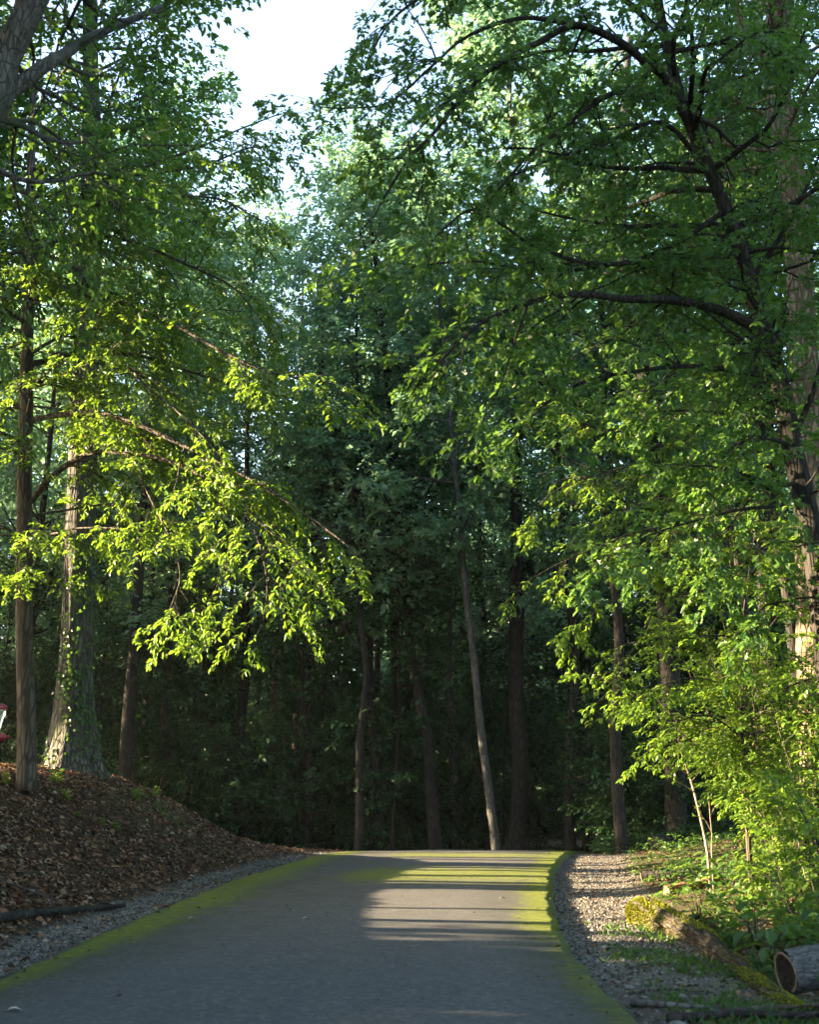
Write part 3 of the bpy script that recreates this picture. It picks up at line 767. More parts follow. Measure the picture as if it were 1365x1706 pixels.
tr2 = pix([(118, 1300, 26), (122, 1200, 26), (128, 1050, 26), (132, 900, 26), (138, 700, 26), (146, 500, 26), (152, 300, 26), (150, 120, 26), (146, -80, 26)])
b2 = tr2[0].copy()
g2 = np.random.default_rng(22)
lim2 = auto_limbs(tr2, g2, 26, .50, .99, 4.0, 0, .35, .09, None, .1, -.02)
lim2 += auto_limbs(tr2, g2, 8, .58, .95, 3.8, 0, .3, .08, (-60, 40), .1, .05)
lim2 += auto_limbs(tr2, g2, 5, .34, .55, 3.0, 0, .1, .05, None, .1, .2)
LV_WIDE = [dict(dens=2.4, start=.15, ang=50, flat=.7, len=1.7, taper=.45, wob=.15, grav=.1, n=5),
           dict(dens=4.2, start=.08, ang=46, flat=.7, len=.7, taper=.4, wob=.18, grav=.15, n=3)]
t2 = built_tree('ivy_covered_tree', b2, 'big furrowed tree with flared base and ivy up its trunk on the leaf bank', 'tree', tr2, [.34, .325, .31, .30, .28, .25, .21, .17, .12], 40, M['bark_big'],
                lim2, LV_WIDE, dict(gap=.085, L=.17, W=.6, kind='simple', droop=.25, tilt=.5, jit=.04, tip=3), M['leaf_oak'], 32, flare=1.35, fh=2.1, bump=.07, wood_min=.006)
# root flares and ivy of that tree
ga = np.random.default_rng(3)
trp = resample(tr2, .02)
mv = int(5.2 / .02)
p_, d_, u_ = [], [], []
for q in range(1000):
    ii = int(ga.beta(1.1, 1.3) * mv); c = trp[ii]; hgt = ii * .02
    a = ga.normal(-1.1, .75) if ga.random() < .75 else ga.uniform(-2.6, .4)
    if ga.random() > .55 + .45 * math.sin(hgt * 2.1 + a * 2): continue
    rad = .33 * (1 + 1.35 * math.exp(-hgt / 2.1 * 2.2)) + .03 + abs(ga.normal(0, .03))
    o = np.array([math.cos(a), math.sin(a), 0])
    p_.append(c + o * rad); d_.append(o * .35 + np.array([ga.normal(0, .5), ga.normal(0, .5), -.6])); u_.append(o + ga.normal(0, .3, 3))
p_, d_, u_ = map(np.array, (p_, d_, u_))
Lq = ga.uniform(.06, .13, len(p_))
leaf_obj('ivy', p_, nrm(d_), u_, Lq, Lq * .8, 'ovate', M['ivy_leaf'], t2, b2)

# the leaning trunk whose foot is out of the picture
gl_ = gz(-6.9, 9)
tp3a = np.array([[-6.9, 9, gl_ - .2], [-6.2, 9, gl_ + 1.5]])
tr3 = smooth_path(np.concatenate([tp3a, [P(-55, 235, 9), P(5, 105, 9), P(70, -30, 9), P(140, -190, 9), P(190, -420, 9)]]), 4)
b3 = tr3[0].copy()
g3 = np.random.default_rng(23)
lim3 = [(pix([(-22, 172, 9.0), (15, 155, 9.05), (70, 112, 9.2), (110, 88, 9.6), (140, 68, 10), (200, 40, 10.6), (250, 20, 11.0), (290, 0, 11.6), (320, -8, 12)]), .07, .02),
        (pix([(-80, 300, 9), (-40, 225, 9.6), (20, 203, 10.6), (62, 206, 11.2), (110, 240, 11.6), (150, 275, 12), (185, 315, 12.3), (200, 350, 12.5), (212, 400, 12.6)]), .045, .010),
        (pix([(60, 0, 9), (120, -20, 9.5), (150, 10, 9.8), (190, 30, 10.2), (230, 40, 10.5)]), .05, .01)]
lim3 += auto_limbs(tr3, g3, 10, .72, .98, 3.0, 0, .3, .07, None, .12, .05)
lim3 += auto_limbs(tr3, g3, 7, .46, .75, 2.4, 0, .1, .05, (60, 130), .12, .1)
built_tree('leaning_tree', b3, 'thick grey trunk leaning into the top left corner with a dark side limb', 'tree', tr3, [.18, .165, .15, .14, .13, .12, .1, .06], 24, M['bark_limb'],
           lim3, LV_WIDE, dict(gap=.05, L=.085, W=.55, kind='ovate', droop=.2, tilt=.5, jit=.03, tip=3), M['leaf_oak'], 33, bump=.05)

# ------------------------------------------------------------------ right: the dark oak over the road, the tan trunk, the forked grey trunk
tr4 = pix([(1415, 1440, 15), (1392, 1200, 15), (1370, 1000, 15), (1350, 870, 15), (1325, 760, 15), (1302, 640, 15), (1268, 530, 15), (1236, 420, 15), (1195, 310, 15), (1150, 205, 15), (1118, 100, 15), (1095, -20, 15), (1085, -180, 15), (1070, -360, 15)])
b4 = tr4[0].copy()
g4 = np.random.default_rng(24)
def oakp(*a): return pix(list(a))
lim4 = [(oakp((1285, 580, 15), (1255, 545, 14.8), (1200, 517, 14.5), (1120, 500, 14.1), (1040, 498, 13.7), (960, 490, 13.4), (880, 505, 13.1), (800, 540, 12.8), (735, 600, 12.6)), .085, .016),
        (oakp((880, 505, 13.1), (855, 580, 13), (835, 640, 12.9), (815, 680, 12.9)), .02, .006),
        (oakp((1160, 225, 15), (1108, 130, 14.6), (1083, 110, 14.3), (1033, 70, 13.9), (960, 42, 13.5), (900, 70, 13.2), (850, 95, 13), (800, 130, 12.7), (760, 175, 12.5), (720, 225, 12.3), (683, 262, 12.1), (640, 330, 12)), .075, .014),
        (oakp((1120, 170, 14.8), (1043, 150, 14.3), (988, 175, 13.9), (943, 210, 13.5), (880, 260, 13), (820, 330, 12.6)), .05, .012),
        (oakp((1195, 310, 15), (1108, 205, 14.4), (1008, 240, 13.9), (933, 260, 13.4), (860, 290, 13)), .045, .012),
        (oakp((1236, 425, 15), (1130, 430, 14.4), (1000, 440, 13.8), (898, 415, 13.3), (838, 375, 12.9), (783, 350, 12.6), (720, 400, 12.3)), .045, .012),
        (oakp((1210, 350, 15), (1100, 420, 14.6), (960, 450, 14.2), (858, 445, 13.9), (783, 435, 13.6), (683, 445, 13.2)), .04, .01),
        (oakp((960, 42, 13.5), (870, 30, 13.2), (780, 60, 13), (720, 110, 12.8), (650, 170, 12.6), (580, 180, 12.5), (530, 178, 12.5)), .035, .008),
        (oakp((1110, 60, 15), (1000, -30, 14.5), (880, -60, 14), (760, -40, 13.5), (680, 10, 13.2), (640, 50, 13), (610, 110, 12.9)), .05, .012),
        (oakp((880, -60, 14), (780, -90, 13.8), (700, -60, 13.6), (640, -10, 13.5)), .03, .008),
        (oakp((1300, 630, 15), (1240, 620, 14.6), (1150, 610, 14.2), (1050, 620, 13.9), (960, 640, 13.6), (900, 680, 13.5)), .05, .012),
        (oakp((1330, 790, 15), (1310, 838, 14.8), (1240, 848, 14.5), (1180, 862, 14.2), (1100, 885, 13.9), (1050, 906, 13.8)), .035, .008),
        (oakp((1320, 740, 15), (1360, 640, 14.8), (1390, 520, 14.6), (1420, 400, 14.4)), .05, .012),
        (oakp((1250, 470, 15), (1310, 380, 15), (1350, 300, 15), (1380, 220, 15)), .05, .012)]
lim4 += auto_limbs(tr4, g4, 12, .2, .48, 1.3, 0, .1, .02, (170, 330), .12, .15)
lim4 += auto_limbs(tr4, g4, 14, .22, .6, 2.2, 0, .15, .04, (170, 340), .12, .15)
lim4 += auto_limbs(tr4, g4, 16, .52, .99, 3.6, 0, .2, .07, (100, 280), .12, .08)
lim4 += auto_limbs(tr4, g4, 8, .48, .98, 3.6, 0, .25, .07, (-80, 110), .12, .05)
LV_OAK = [dict(dens=2.7, start=.14, ang=52, flat=.55, len=1.5, taper=.4, wob=.2, grav=.12, n=5),
          dict(dens=5.4, start=.08, ang=48, flat=.6, len=.55, taper=.4, wob=.2, grav=.2, n=3)]
def oak_keep(p):
    return np.ones(len(p), bool)
built_tree('oak_tree', b4, 'dark crooked oak at right reaching long arching limbs over the road', 'tree', tr4, [.17, .16, .155, .145, .13, .115, .10, .09, .08, .07, .06, .05, .04, .03], 24, M['bark_dark'],
           lim4, LV_OAK, dict(gap=.045, L=.112, W=.72, kind='oak', droop=.2, tilt=.55, jit=.02, tip=3), M['leaf_oak'], 34, bump=.06, wood_min=.0035)

tr5 = pix([(1362, 1420, 21), (1358, 1200, 21), (1352, 950, 21), (1347, 700, 21), (1337, 560, 21), (1331, 420, 21), (1318, 280, 21), (1300, 180, 21), (1295, 90, 21), (1300, -40, 21), (1310, -250, 21), (1315, -420, 21)])
b5 = tr5[0].copy()
g5 = np.random.default_rng(25)
lim5 = [(pix([(1298, 130, 21), (1275, 90, 20.9), (1250, 62, 20.8), (1232, 30, 20.7), (1222, -20, 20.6), (1215, -120, 20.5)]), .13, .03)]
lim5 += auto_limbs(tr5, g5, 30, .55, .99, 3.6, 0, .35, .08, None, .1, 0)
built_tree('tan_barked_tree', b5, 'tall tan barked tree lit by low sun at the right edge', 'tree', tr5, [.29, .28, .27, .26, .255, .25, .24, .23, .2, .17, .12], 30, M['bark_warm'],
           lim5, LV_WIDE, dict(gap=.1, L=.17, W=.6, kind='simple', droop=.25, tilt=.5, jit=.04, tip=3), M['leaf_far'], 35, bump=.05, wood_min=.006)

tr6 = pix([(1128, 1400, 36), (1118, 1150, 36), (1102, 900, 36), (1085, 700, 36), (1068, 590, 36), (1050, 510, 36), (1035, 380, 36), (1040, 220, 36), (1050, 60, 36)])
b6 = tr6[0].copy()
g6 = np.random.default_rng(26)
lim6 = [(pix([(1150, 690, 36.6), (1128, 630, 36.5), (1100, 575, 36.3), (1068, 525, 36.1)]), .13, .08),
        (pix([(1085, 700, 36), (1140, 560, 36.3), (1150, 420, 36.6), (1130, 320, 36.8), (1080, 220, 37)]), .12, .04)]
lim6 += auto_limbs(tr6, g6, 24, .5, .99, 4.2, 0, .4, .09, None, .1, 0)
built_tree('forked_tree', b6, 'grey forked trunk behind the long low oak limb', 'tree', tr6, [.30, .29, .28, .26, .25, .22, .19, .15, .08], 18, M['bark_dark'],
           lim6, LV_WIDE, dict(gap=.12, L=.2, W=.6, kind='simple', droop=.25, tilt=.5, jit=.05, tip=3), M['leaf_haze_pale'], 36, bump=.04, wood_min=.008)
g7 = np.random.default_rng(27)
for nm, lab, x, Y, H, seed in (('maple_tree', 'leafy green tree filling the view right of the sky gap behind the oak', 1045, 34, 22, 51), ('maple_tree', 'tall leafy tree crowding the top right behind the tan trunk', 1310, 26, 21, 52), ('maple_tree', 'tall leafy tree behind the upper trunk of the tan barked tree', 1345, 30, 25, 53)):
    x0 = px_x(x, Y)
    o = forest_tree(seed, H, .2, .34, 4.2, M['leaf_far'] if seed != 52 else M['leaf_oak'], M['bark_dark'], lab, dens=1.7, leafL=.19, gap=.08, loc=(x0, Y, gz(x0, Y) - .1), name=nm, group='leafy trees behind the oak')

# ------------------------------------------------------------------ right understory
def under(name, label, seed, trunk, r0, limbs, levels, leaf, mat, bark='bark_twig', cat='sapling', extra=None):
    tr = pix(trunk); b = tr[0].copy()
    z0 = gz(b[0], b[1]); tr[0][2] = z0 - .1; b = tr[0].copy()
    g = np.random.default_rng(seed)
    lims = [(pix(l), a, c) for (l, a, c) in limbs]
    if extra: lims += auto_limbs(tr, g, *extra)
    return built_tree(name, b, label, cat, tr, [r0, r0 * .85, r0 * .65, r0 * .35], 8, M[bark], lims, levels, leaf, mat, seed, bump=.02, wood_min=.0022, limb_name='branch')
LV_U = [dict(dens=3.8, start=.1, ang=50, flat=.28, len=1.0, taper=.45, wob=.14, grav=.2, n=4),
        dict(dens=7.0, start=.1, ang=46, flat=.3, len=.40, taper=.4, wob=.14, grav=.25, n=3)]
LU = dict(gap=.038, L=.09, W=.5, kind='ovate', droop=.15, tilt=.28, jit=.01, tip=2)
under('understory_tree', 'bushy understory tree with sunlit layered sprays reaching left under the oak', 61,
      [(1300, 1440, 18), (1275, 1200, 18), (1240, 1000, 18), (1215, 850, 18), (1200, 740, 18), (1190, 660, 18)], .075,
      [([(1222, 880, 18), (1150, 800, 17.8), (1080, 775, 17.5), (1000, 790, 17.2), (930, 815, 17), (890, 850, 16.9)], .03, .006),
       ([(1240, 960, 18), (1170, 900, 17.6), (1090, 880, 17.2), (1000, 910, 16.8), (930, 940, 16.5), (890, 962, 16.4)], .03, .006),
       ([(1205, 780, 18), (1120, 725, 17.8), (1040, 720, 17.6), (970, 705, 17.4), (920, 675, 17.3)], .025, .006),
       ([(1245, 1010, 18), (1170, 985, 17.6), (1100, 1010, 17.2), (1060, 1075, 16.9), (1025, 1140, 16.8)], .025, .006),
       ([(1235, 950, 18), (1180, 870, 18.4), (1110, 830, 18.8), (1040, 850, 19.1), (980, 880, 19.4)], .025, .006),
       ([(1210, 820, 18), (1270, 760, 17.6), (1330, 730, 17.2), (1390, 720, 16.8)], .025, .006),
       ([(1230, 920, 18), (1290, 880, 17.4), (1350, 880, 16.8), (1410, 900, 16.2)], .025, .006),
       ([(1200, 730, 18), (1150, 670, 17.7), (1090, 650, 17.4), (1040, 660, 17.2)], .02, .006),
       ([(1255, 1080, 18), (1300, 1020, 17.4), (1350, 1000, 16.8), (1400, 1020, 16.4)], .02, .006),
       ([(985, 910, 16.8), (988, 950, 16.75), (975, 1000, 16.7), (955, 1045, 16.7)], .006, .003)],
      LV_U, LU, M['leaf_under'], bark='bark', cat='understory tree', extra=(14, .5, .98, 1.9, 0, .15, .03, (-160, 160), .1, .1))
under('understory_tree', 'low understory tree with flat bright sprays just above the sapling', 62,
      [(1248, 1400, 17), (1240, 1280, 17), (1236, 1180, 17), (1243, 1100, 17), (1250, 1040, 17)], .04,
      [([(1240, 1190, 17), (1200, 1140, 16.8), (1150, 1130, 16.6), (1110, 1140, 16.5), (1078, 1158, 16.4)], .018, .004),
       ([(1238, 1230, 17), (1190, 1195, 16.7), (1150, 1195, 16.5), (1115, 1215, 16.3), (1093, 1240, 16.2)], .018, .004),
       ([(1240, 1150, 17), (1290, 1120, 16.6), (1340, 1110, 16.3), (1390, 1120, 16)], .018, .004),
       ([(1238, 1220, 17), (1300, 1160, 16.4), (1350, 1150, 16), (1400, 1170, 15.6)], .018, .004),
       ([(1245, 1090, 17), (1200, 1060, 16.7), (1150, 1065, 16.5), (1110, 1090, 16.4)], .018, .004),
       ([(1240, 1260, 17), (1260, 1230, 16.6), (1220, 1215, 16.2), (1185, 1230, 15.9)], .014, .004)],
      LV_U, LU, M['leaf_under'], bark='bark', cat='understory tree', extra=(9, .5, .98, 1.4, 0, .1, .02, (-60, 90), .1, .1))
under('forked_sapling', 'bare stemmed forked sapling at the shoulder with a small sunlit leafy top', 63,
      [(1182, 1428, 18.0), (1172, 1380, 18.0), (1160, 1330, 18.0), (1152, 1300, 18.0), (1140, 1265, 18.0), (1130, 1230, 18.0)], .024,
      [([(1157, 1320, 18.0), (1143, 1310, 17.9), (1128, 1302, 17.8), (1115, 1295, 17.7)], .011, .004),
       ([(1147, 1290, 18.0), (1130, 1280, 17.9), (1112, 1270, 17.8), (1100, 1262, 17.7)], .011, .004),
       ([(1150, 1305, 18.0), (1163, 1290, 18.1), (1170, 1280, 18.2)], .008, .003),
       ([(1140, 1262, 18.0), (1125, 1235, 17.8), (1105, 1220, 17.6), (1093, 1222, 17.5)], .009, .003),
       ([(1133, 1240, 18.0), (1150, 1215, 17.7), (1170, 1205, 17.5)], .009, .003)],
      [dict(dens=2.4, start=.6, ang=46, flat=.5, len=.35, taper=.3, wob=.14, grav=.1, n=3)], dict(gap=.04, L=.07, W=.55, kind='ovate', droop=.2, tilt=.4, jit=.01, tip=3), M['leaf_under'])
under('leafy_sapling', 'short thin stem with few leaves right beside the forked sapling', 64,
      [(1186, 1420, 17.8), (1187, 1390, 17.8), (1184, 1360, 17.8), (1182, 1335, 17.8)], .012,
      [([(1186, 1385, 17.8), (1178, 1370, 17.7), (1168, 1355, 17.6)], .006, .003), ([(1184, 1360, 17.8), (1192, 1345, 17.8), (1198, 1340, 17.7)], .006, .003)],
      [dict(dens=3, start=.3, ang=46, flat=.5, len=.3, taper=.3, wob=.14, grav=.1, n=3)], dict(gap=.035, L=.06, W=.55, kind='ovate', droop=.2, tilt=.4, jit=.01, tip=3), M['leaf_under'])
bush_spec = [(1350, 1400, 16.0, 1.4, 'leafy bush with reddish stems under the flat bright sprays'), (1345, 1330, 14.5, 1.3, 'tall leafy bush at the right edge under the bright sprays'),
             (1365, 1250, 17.0, 3.6, 'upright bush in front of the tan trunk at the right edge'), (1350, 1330, 21.5, 1.9, 'bush far right of the forked sapling under the thicket'),
             (1345, 1450, 12.6, .7, 'low dense bush behind the grey cut log at right'), (1290, 1465, 14.8, .5, 'small bright bush between the fallen reddish trunk and the right edge'),
             (1320, 1240, 20.0, 4.0, 'tall bush behind the low understory tree'), (1330, 1180, 24.0, 3.4, 'shaded bush behind the low understory tree sprays')]
bush_spec += [(1350, 1100, 16.0, 5.0, 'tallest bush crowding the right edge below the oak trunk'), (1290, 1150, 22.5, 5.5, 'tall thicket bush in front of the tan trunk foot'), (1415, 1300, 12.8, 1.6, 'near bush cut by the right edge above the grey log')]
for q, (px, py, Y, H, lab) in enumerate(bush_spec):
    g = np.random.default_rng(70 + q)
    x = float(P(px, py, Y)[0]); z = gz(x, Y) - .05
    root = empty('bush', (x, Y, z), lab, 'bush', 'bushes right of the shoulder')
    LVB = [dict(LV_U[0], len=min(.9, .38 * H)), dict(LV_U[1], len=min(.4, .16 * H + .06))]
    T = Tree(LVB, dict(LU, L=.085, W=.62), g, .002)
    w = MB()
    for s_ in range(8):
        a = g.uniform(0, 6.28)
        pt = path((x + math.cos(a) * .1, Y + math.sin(a) * .1, z), (math.cos(a) * .45, math.sin(a) * .45 - .05, 1), H * g.uniform(.7, 1.1), 7, .1, .12, g)
        T.limb(pt, .014, .004, 0, w)
    w.build('stems', M['bark'], root, root.location)
    T.crown('foliage', M['leaf_under'], root, root.location)

# shaded shrubs along the foot of the far forest
shr = []
gsx = np.random.default_rng(8)
def shrub_proto(seed, H, n, mat):
    g = np.random.default_rng(seed)
    root = empty('forest_shrub', (0, 0, 0), '', 'shrub', 'shaded shrubs along the forest floor')
    T = Tree([dict(dens=3.0, start=.1, ang=55, flat=.6, len=1.3, taper=.4, wob=.16, grav=.1, n=4), dict(dens=4.5, start=.1, ang=48, flat=.6, len=.6, taper=.4, wob=.16, grav=.15, n=3)],
             dict(gap=.09, L=.16, W=.6, kind='simple', droop=.2, tilt=.45, jit=.04, tip=2), g, .006)
    w = MB()
    for s_ in range(n):
        a = g.uniform(0, 6.28)
        T.limb(path((math.cos(a) * .2, math.sin(a) * .2, 0), (math.cos(a) * .4, math.sin(a) * .4, 1), H * g.uniform(.6, 1.1), 7, .12, .05, g), .03, .008, 0, w)
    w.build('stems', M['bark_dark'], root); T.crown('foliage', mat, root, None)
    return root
SH = [shrub_proto(91, 4.2, 7, M['leaf_shade_dark']), shrub_proto(92, 2.6, 8, M['leaf_shade_dark']), shrub_proto(93, 6.0, 6, M['leaf_shade_dark'])]
us = set()
for Y, n_, px0, px1 in ((38.5, 8, 690, 1330), (43, 17, 120, 1400), (45.5, 14, 250, 1050), (49, 14, 0, 1400), (57, 12, -50, 1420), (66, 11, -50, 1420)):
    for q in range(n_):
        px = px0 + (px1 - px0) * (q + .5 + gsx.uniform(-.4, .4)) / n_
        k = int(gsx.integers(0, 3)) if Y > 42 else int(gsx.integers(0, 2))
        o = SH[k] if k not in us else copy_tree(SH[k]); us.add(k)
        y = Y + gsx.uniform(-1.5, 1.5); x = px_x(px, Y)
        if XL(min(y, 60)) - .8 < x < XR(min(y, 60)) + .8: x = float(XR(y)) + 1.6
        o.location = (x, y, gz(x, y) - .05); o.rotation_euler = (0, 0, gsx.uniform(0, 6.28)); s_ = gsx.uniform(.8, 1.2); o.scale = (s_, s_, s_)
        o['label'] = 'dark leafy shrub in the shade under the far forest trees'

for q in range(24):  # unseen shrubs added to close gaps where low sun reaches the near road
    k = q % 3
    o = copy_tree(SH[k]); x = -9.0 - 2.4 * (q % 3) - gsx.uniform(0, .8); y = -5 + 17.3 * q / 23
    o.location = (x, y, gz(x, y) - .05); o.rotation_euler = (0, 0, gsx.uniform(0, 6.28)); o.scale = (1.2, 1.2, 1.45)
    o['label'] = 'unseen shrub added on top of the left bank to shade the road'; o['group'] = 'added shrubs on the bank out of the picture'
for k, x, y in ((2, -8.2, 9.4), (2, -8.6, 10.7), (2, -10.5, 10.0), (2, -11.5, 12.6)):  # more unseen shrubs added against a leftover sun spot on the road
    o = copy_tree(SH[k]); o.location = (x, y, gz(x, y) - .05); o.rotation_euler = (0, 0, gsx.uniform(0, 6.28)); o.scale = (1.1, 1.1, .95)
    o['label'] = 'unseen shrub added on top of the left bank to shade the road'; o['group'] = 'added shrubs on the bank out of the picture'
# the far-off wood that closes the view behind the last trees
gw = np.random.default_rng(77)
nw = 400000
th = np.where(gw.random(nw) < .3, gw.uniform(R(-24), R(24), nw), gw.uniform(R(-105), R(105), nw)); rad = gw.uniform(86, 112, nw)  # wide side arcs beyond the view are added to block horizon glow
wx, wy = np.sin(th) * rad, np.cos(th) * rad
hz = 13 + 3 * np.sin(th * 23) + 2 * np.sin(th * 57 + 1)
wz = -2 + (hz + 2) * gw.random(nw) ** .8 + np.where(gw.random(nw) < .25, gw.exponential(3, nw), 0)
cl = np.sin(wx * .9) * np.sin(wy * .8) * np.sin(wz * .9)
k = (cl > -.35) | (wz < 11)
dd = gw.normal(0, 1, (k.sum(), 3)); Lw = gw.uniform(.45, .95, k.sum())
o = leaf_obj('far_woods', np.stack([wx, wy, wz], 1)[k], nrm(dd), np.array([0, 0, .8]) + gw.normal(0, .6, dd.shape), Lw, Lw * .7, 'simple', M['leaf_shade_dark'])
tag(o, 'dark mass of distant woodland closing the view behind the trunks', 'woods', kind='stuff')

# ------------------------------------------------------------------ ground cover, litter, stones
gc = np.random.default_rng(40)
def scatter(n, x0, x1, y0, y1, dens):
    x = gc.uniform(x0, x1, n); y = y0 + (y1 - y0) * gc.random(n) ** 1.3
    k = gc.random(n) < dens(x, y)
    return x[k], y[k]
def normals(x, y):
    e = .05
    nz = np.stack([-(ground(x + e, y) - ground(x - e, y)) / (2 * e), -(ground(x, y + e) - ground(x, y - e)) / (2 * e), np.ones_like(x)], 1)
    return nrm(nz)
M['litter'] = island_mat('dry_leaf', [(0, (.035, .019, .010)), (.35, (.11, .055, .028)), (.65, (.19, .10, .055)), (.88, (.27, .17, .10)), (1, (.34, .26, .19))], .75, .3, .15)
x, y = scatter(95000, -13, -2.0, 9, 36, lambda x, y: np.clip((XL(y) - x - .55) * 1.6 + .03, .03, 1))
nn = normals(x, y); az = gc.uniform(0, 6.28, len(x))
d = nrm(np.stack([np.cos(az), np.sin(az), gc.normal(0, .35, len(x))], 1)); d = nrm(d - (d * nn).sum(1, keepdims=True) * nn * .7)
L = .04 + .085 * gc.random(len(x)) ** 1.4
pz = np.stack([x, y, ground(x, y) + .012 + np.abs(gc.normal(0, .018, len(x)))], 1)
o = leaf_obj('leaf_litter', pz, d, nn + gc.normal(0, .45, nn.shape), L, L * gc.uniform(.45, .75, len(x)), 'ovate', M['litter'])
tag(o, 'brown dry fallen leaves covering the bank left of the road', 'leaf litter', kind='stuff')
x, y = scatter(26000, 1.4, 10, 8, 34, lambda x, y: np.clip(.10 + .5 * smoothstep(1.0, 2.5, x - XR(y)), 0, 1) * (x > XR(y) + .12))
nn = normals(x, y); az = gc.uniform(0, 6.28, len(x))
d = np.stack([np.cos(az), np.sin(az), gc.normal(0, .3, len(x))], 1); L = gc.uniform(.03, .09, len(x))
o = leaf_obj('shoulder_litter', np.stack([x, y, ground(x, y) + .012 + np.abs(gc.normal(0, .012, len(x)))], 1), nrm(d), nn + gc.normal(0, .4, nn.shape), L, L * .55, 'ovate', M['litter'])
tag(o, 'scattered dry leaves and bark bits on the right shoulder', 'leaf litter', kind='stuff')

def stones(n, x0, x1, y0, y1, dens, smin, smax):
    x, y = scatter(n, x0, x1, y0, y1, dens)
    t = np.array([(1, 0, 0), (-1, 0, 0), (0, 1, 0), (0, -1, 0), (0, 0, 1), (0, 0, -1)], float)
    f = np.array([(0, 2, 4), (2, 1, 4), (1, 3, 4), (3, 0, 4), (2, 0, 5), (1, 2, 5), (3, 1, 5), (0, 3, 5)])
    m = len(x); s = smin + (smax - smin) * gc.random(m) ** 2.5
    V = t[None] * gc.uniform(.55, 1.25, (m, 6, 1)) * np.array([1, 1, .7]) + gc.normal(0, .18, (m, 6, 3))
    a = gc.uniform(0, 6.28, m); ca, sa = np.cos(a)[:, None], np.sin(a)[:, None]
    V = np.stack([V[..., 0] * ca - V[..., 1] * sa, V[..., 0] * sa + V[..., 1] * ca, V[..., 2]], -1) * s[:, None, None]
    V += np.stack([x, y, ground(x, y) + s * .3], 1)[:, None]
    return V.reshape(-1, 3), (np.arange(m)[:, None] * 6 + f.ravel()[None]).ravel(), np.full(m * 8, 3)
M['stone'] = island_mat('gravel_stone', [(0, (.035, .032, .028)), (.4, (.085, .078, .068)), (.8, (.16, .15, .13)), (1, (.30, .28, .25))], .85, .3)
V, lo, cn = stones(80000, -5, -1, 8, 36, lambda x, y: (XL(y) - x > -.05) * (1 - smoothstep(.45, .95, XL(y) - x)), .006, .026)
tag(mesh_obj('gravel', V, None, M['stone'], counts=cn, loops=lo), 'grey gravel strip between the mossy road edge and leaf bank', 'gravel', kind='stuff')
V, lo, cn = stones(95000, 1.3, 7, 8, 36, lambda x, y: (x - XR(y) > .06) * (1 - smoothstep(1.0, 1.9, x - XR(y))) * (.3 + .7 * smoothstep(9, 13, y)), .006, .026)
tag(mesh_obj('shoulder_gravel', V, None, M['stone'], counts=cn, loops=lo), 'sunlit gravel shoulder on the right of the road', 'gravel', kind='stuff')

# herbs: short stems with a few broad leaves, dense right of the mossy log
x, y = scatter(9000, 2, 12, 8, 34, lambda x, y: (1 - .75 * smoothstep(19, 24, y)) * smoothstep(1.35, 2.3, x - XR(y) + .3 * np.sin(y * 1.9)) * np.clip(.75 + .5 * np.sin(x * 2.1 + y) * np.sin(y * 1.7), .15, 1))
hp, hd, hu, hL = [], [], [], []
m = len(x); zz = ground(x, y)
hh = gc.uniform(.06, .42, m) * np.clip((x - XR(y) - .8) / 1.6, .25, 1)
for c in range(7):
    a = gc.uniform(0, 6.28, m); f = gc.uniform(.35, 1, m)
    out = np.stack([np.cos(a), np.sin(a), np.zeros(m)], 1)
    hp.append(np.stack([x, y, zz + hh * f], 1) + out * (gc.uniform(0, .12, m)[:, None]))
    hd.append(out + np.array([0, 0, -.15]) + gc.normal(0, .15, (m, 3))); hu.append(np.array([0, 0, 1]) + gc.normal(0, .35, (m, 3))); hL.append(gc.uniform(.05, .12, m))
hp, hd, hu, hL = map(np.concatenate, (hp, hd, hu, hL))
o = leaf_obj('undergrowth', hp, nrm(hd), hu, hL, hL * .62, 'ovate', M['leaf_herb'])
tag(o, 'low green leafy ground cover right of the mossy log', 'undergrowth', kind='stuff')
# broad leaved plants in clumps nearest the camera: each a stem fan of big leaves
gp_ = np.random.default_rng(61)
bl = ['broad leafed plant behind the grey cut log', 'broad leafed plant between the mossy log and the grey cut log', 'broad leafed plant right beside the middle of the mossy log', 'broad leafed plant at the right edge above the grey cut log', 'broad leafed plant near the mossy end of the log', 'broad leafed plant in front of the bushes at right', 'broad leafed plant at the foot of the forked sapling', 'broad leafed plant beside the reddish rotten trunk']
for q, (x, y) in enumerate([(3.55, 10.6), (3.15, 10.9), (3.35, 12.2), (3.95, 11.4), (3.35, 14.6), (4.2, 13.2), (4.35, 16.8), (4.6, 18.1)]):
    z = gz(x, y); m = 34
    a = gp_.uniform(0, 6.28, m); h = gp_.uniform(.12, .5, m); rr_ = gp_.uniform(.05, .38, m)
    root = empty('broad_leafed_plant', (x, y, z), bl[q], 'plant', 'broad leafed plants right of the mossy log')
    w = MB()
    for c in range(0, m, 2):
        w.tube(np.array([[0, 0, 0], [math.cos(a[c]) * rr_[c] * .4, math.sin(a[c]) * rr_[c] * .4, h[c] * .7], [math.cos(a[c]) * rr_[c], math.sin(a[c]) * rr_[c], h[c]]]), [.006, .004, .003], 4)
    w.build('stems', M['bark'], root)
    Lp = gp_.uniform(.10, .20, m)
    leaf_obj('leaves', np.stack([np.cos(a) * rr_, np.sin(a) * rr_, h], 1), nrm(np.stack([np.cos(a), np.sin(a), gp_.normal(-.1, .25, m)], 1)), np.array([0, 0, 1]) + gp_.normal(0, .3, (m, 3)), Lp, Lp * .6, 'ovate', M['leaf_herb'], root)
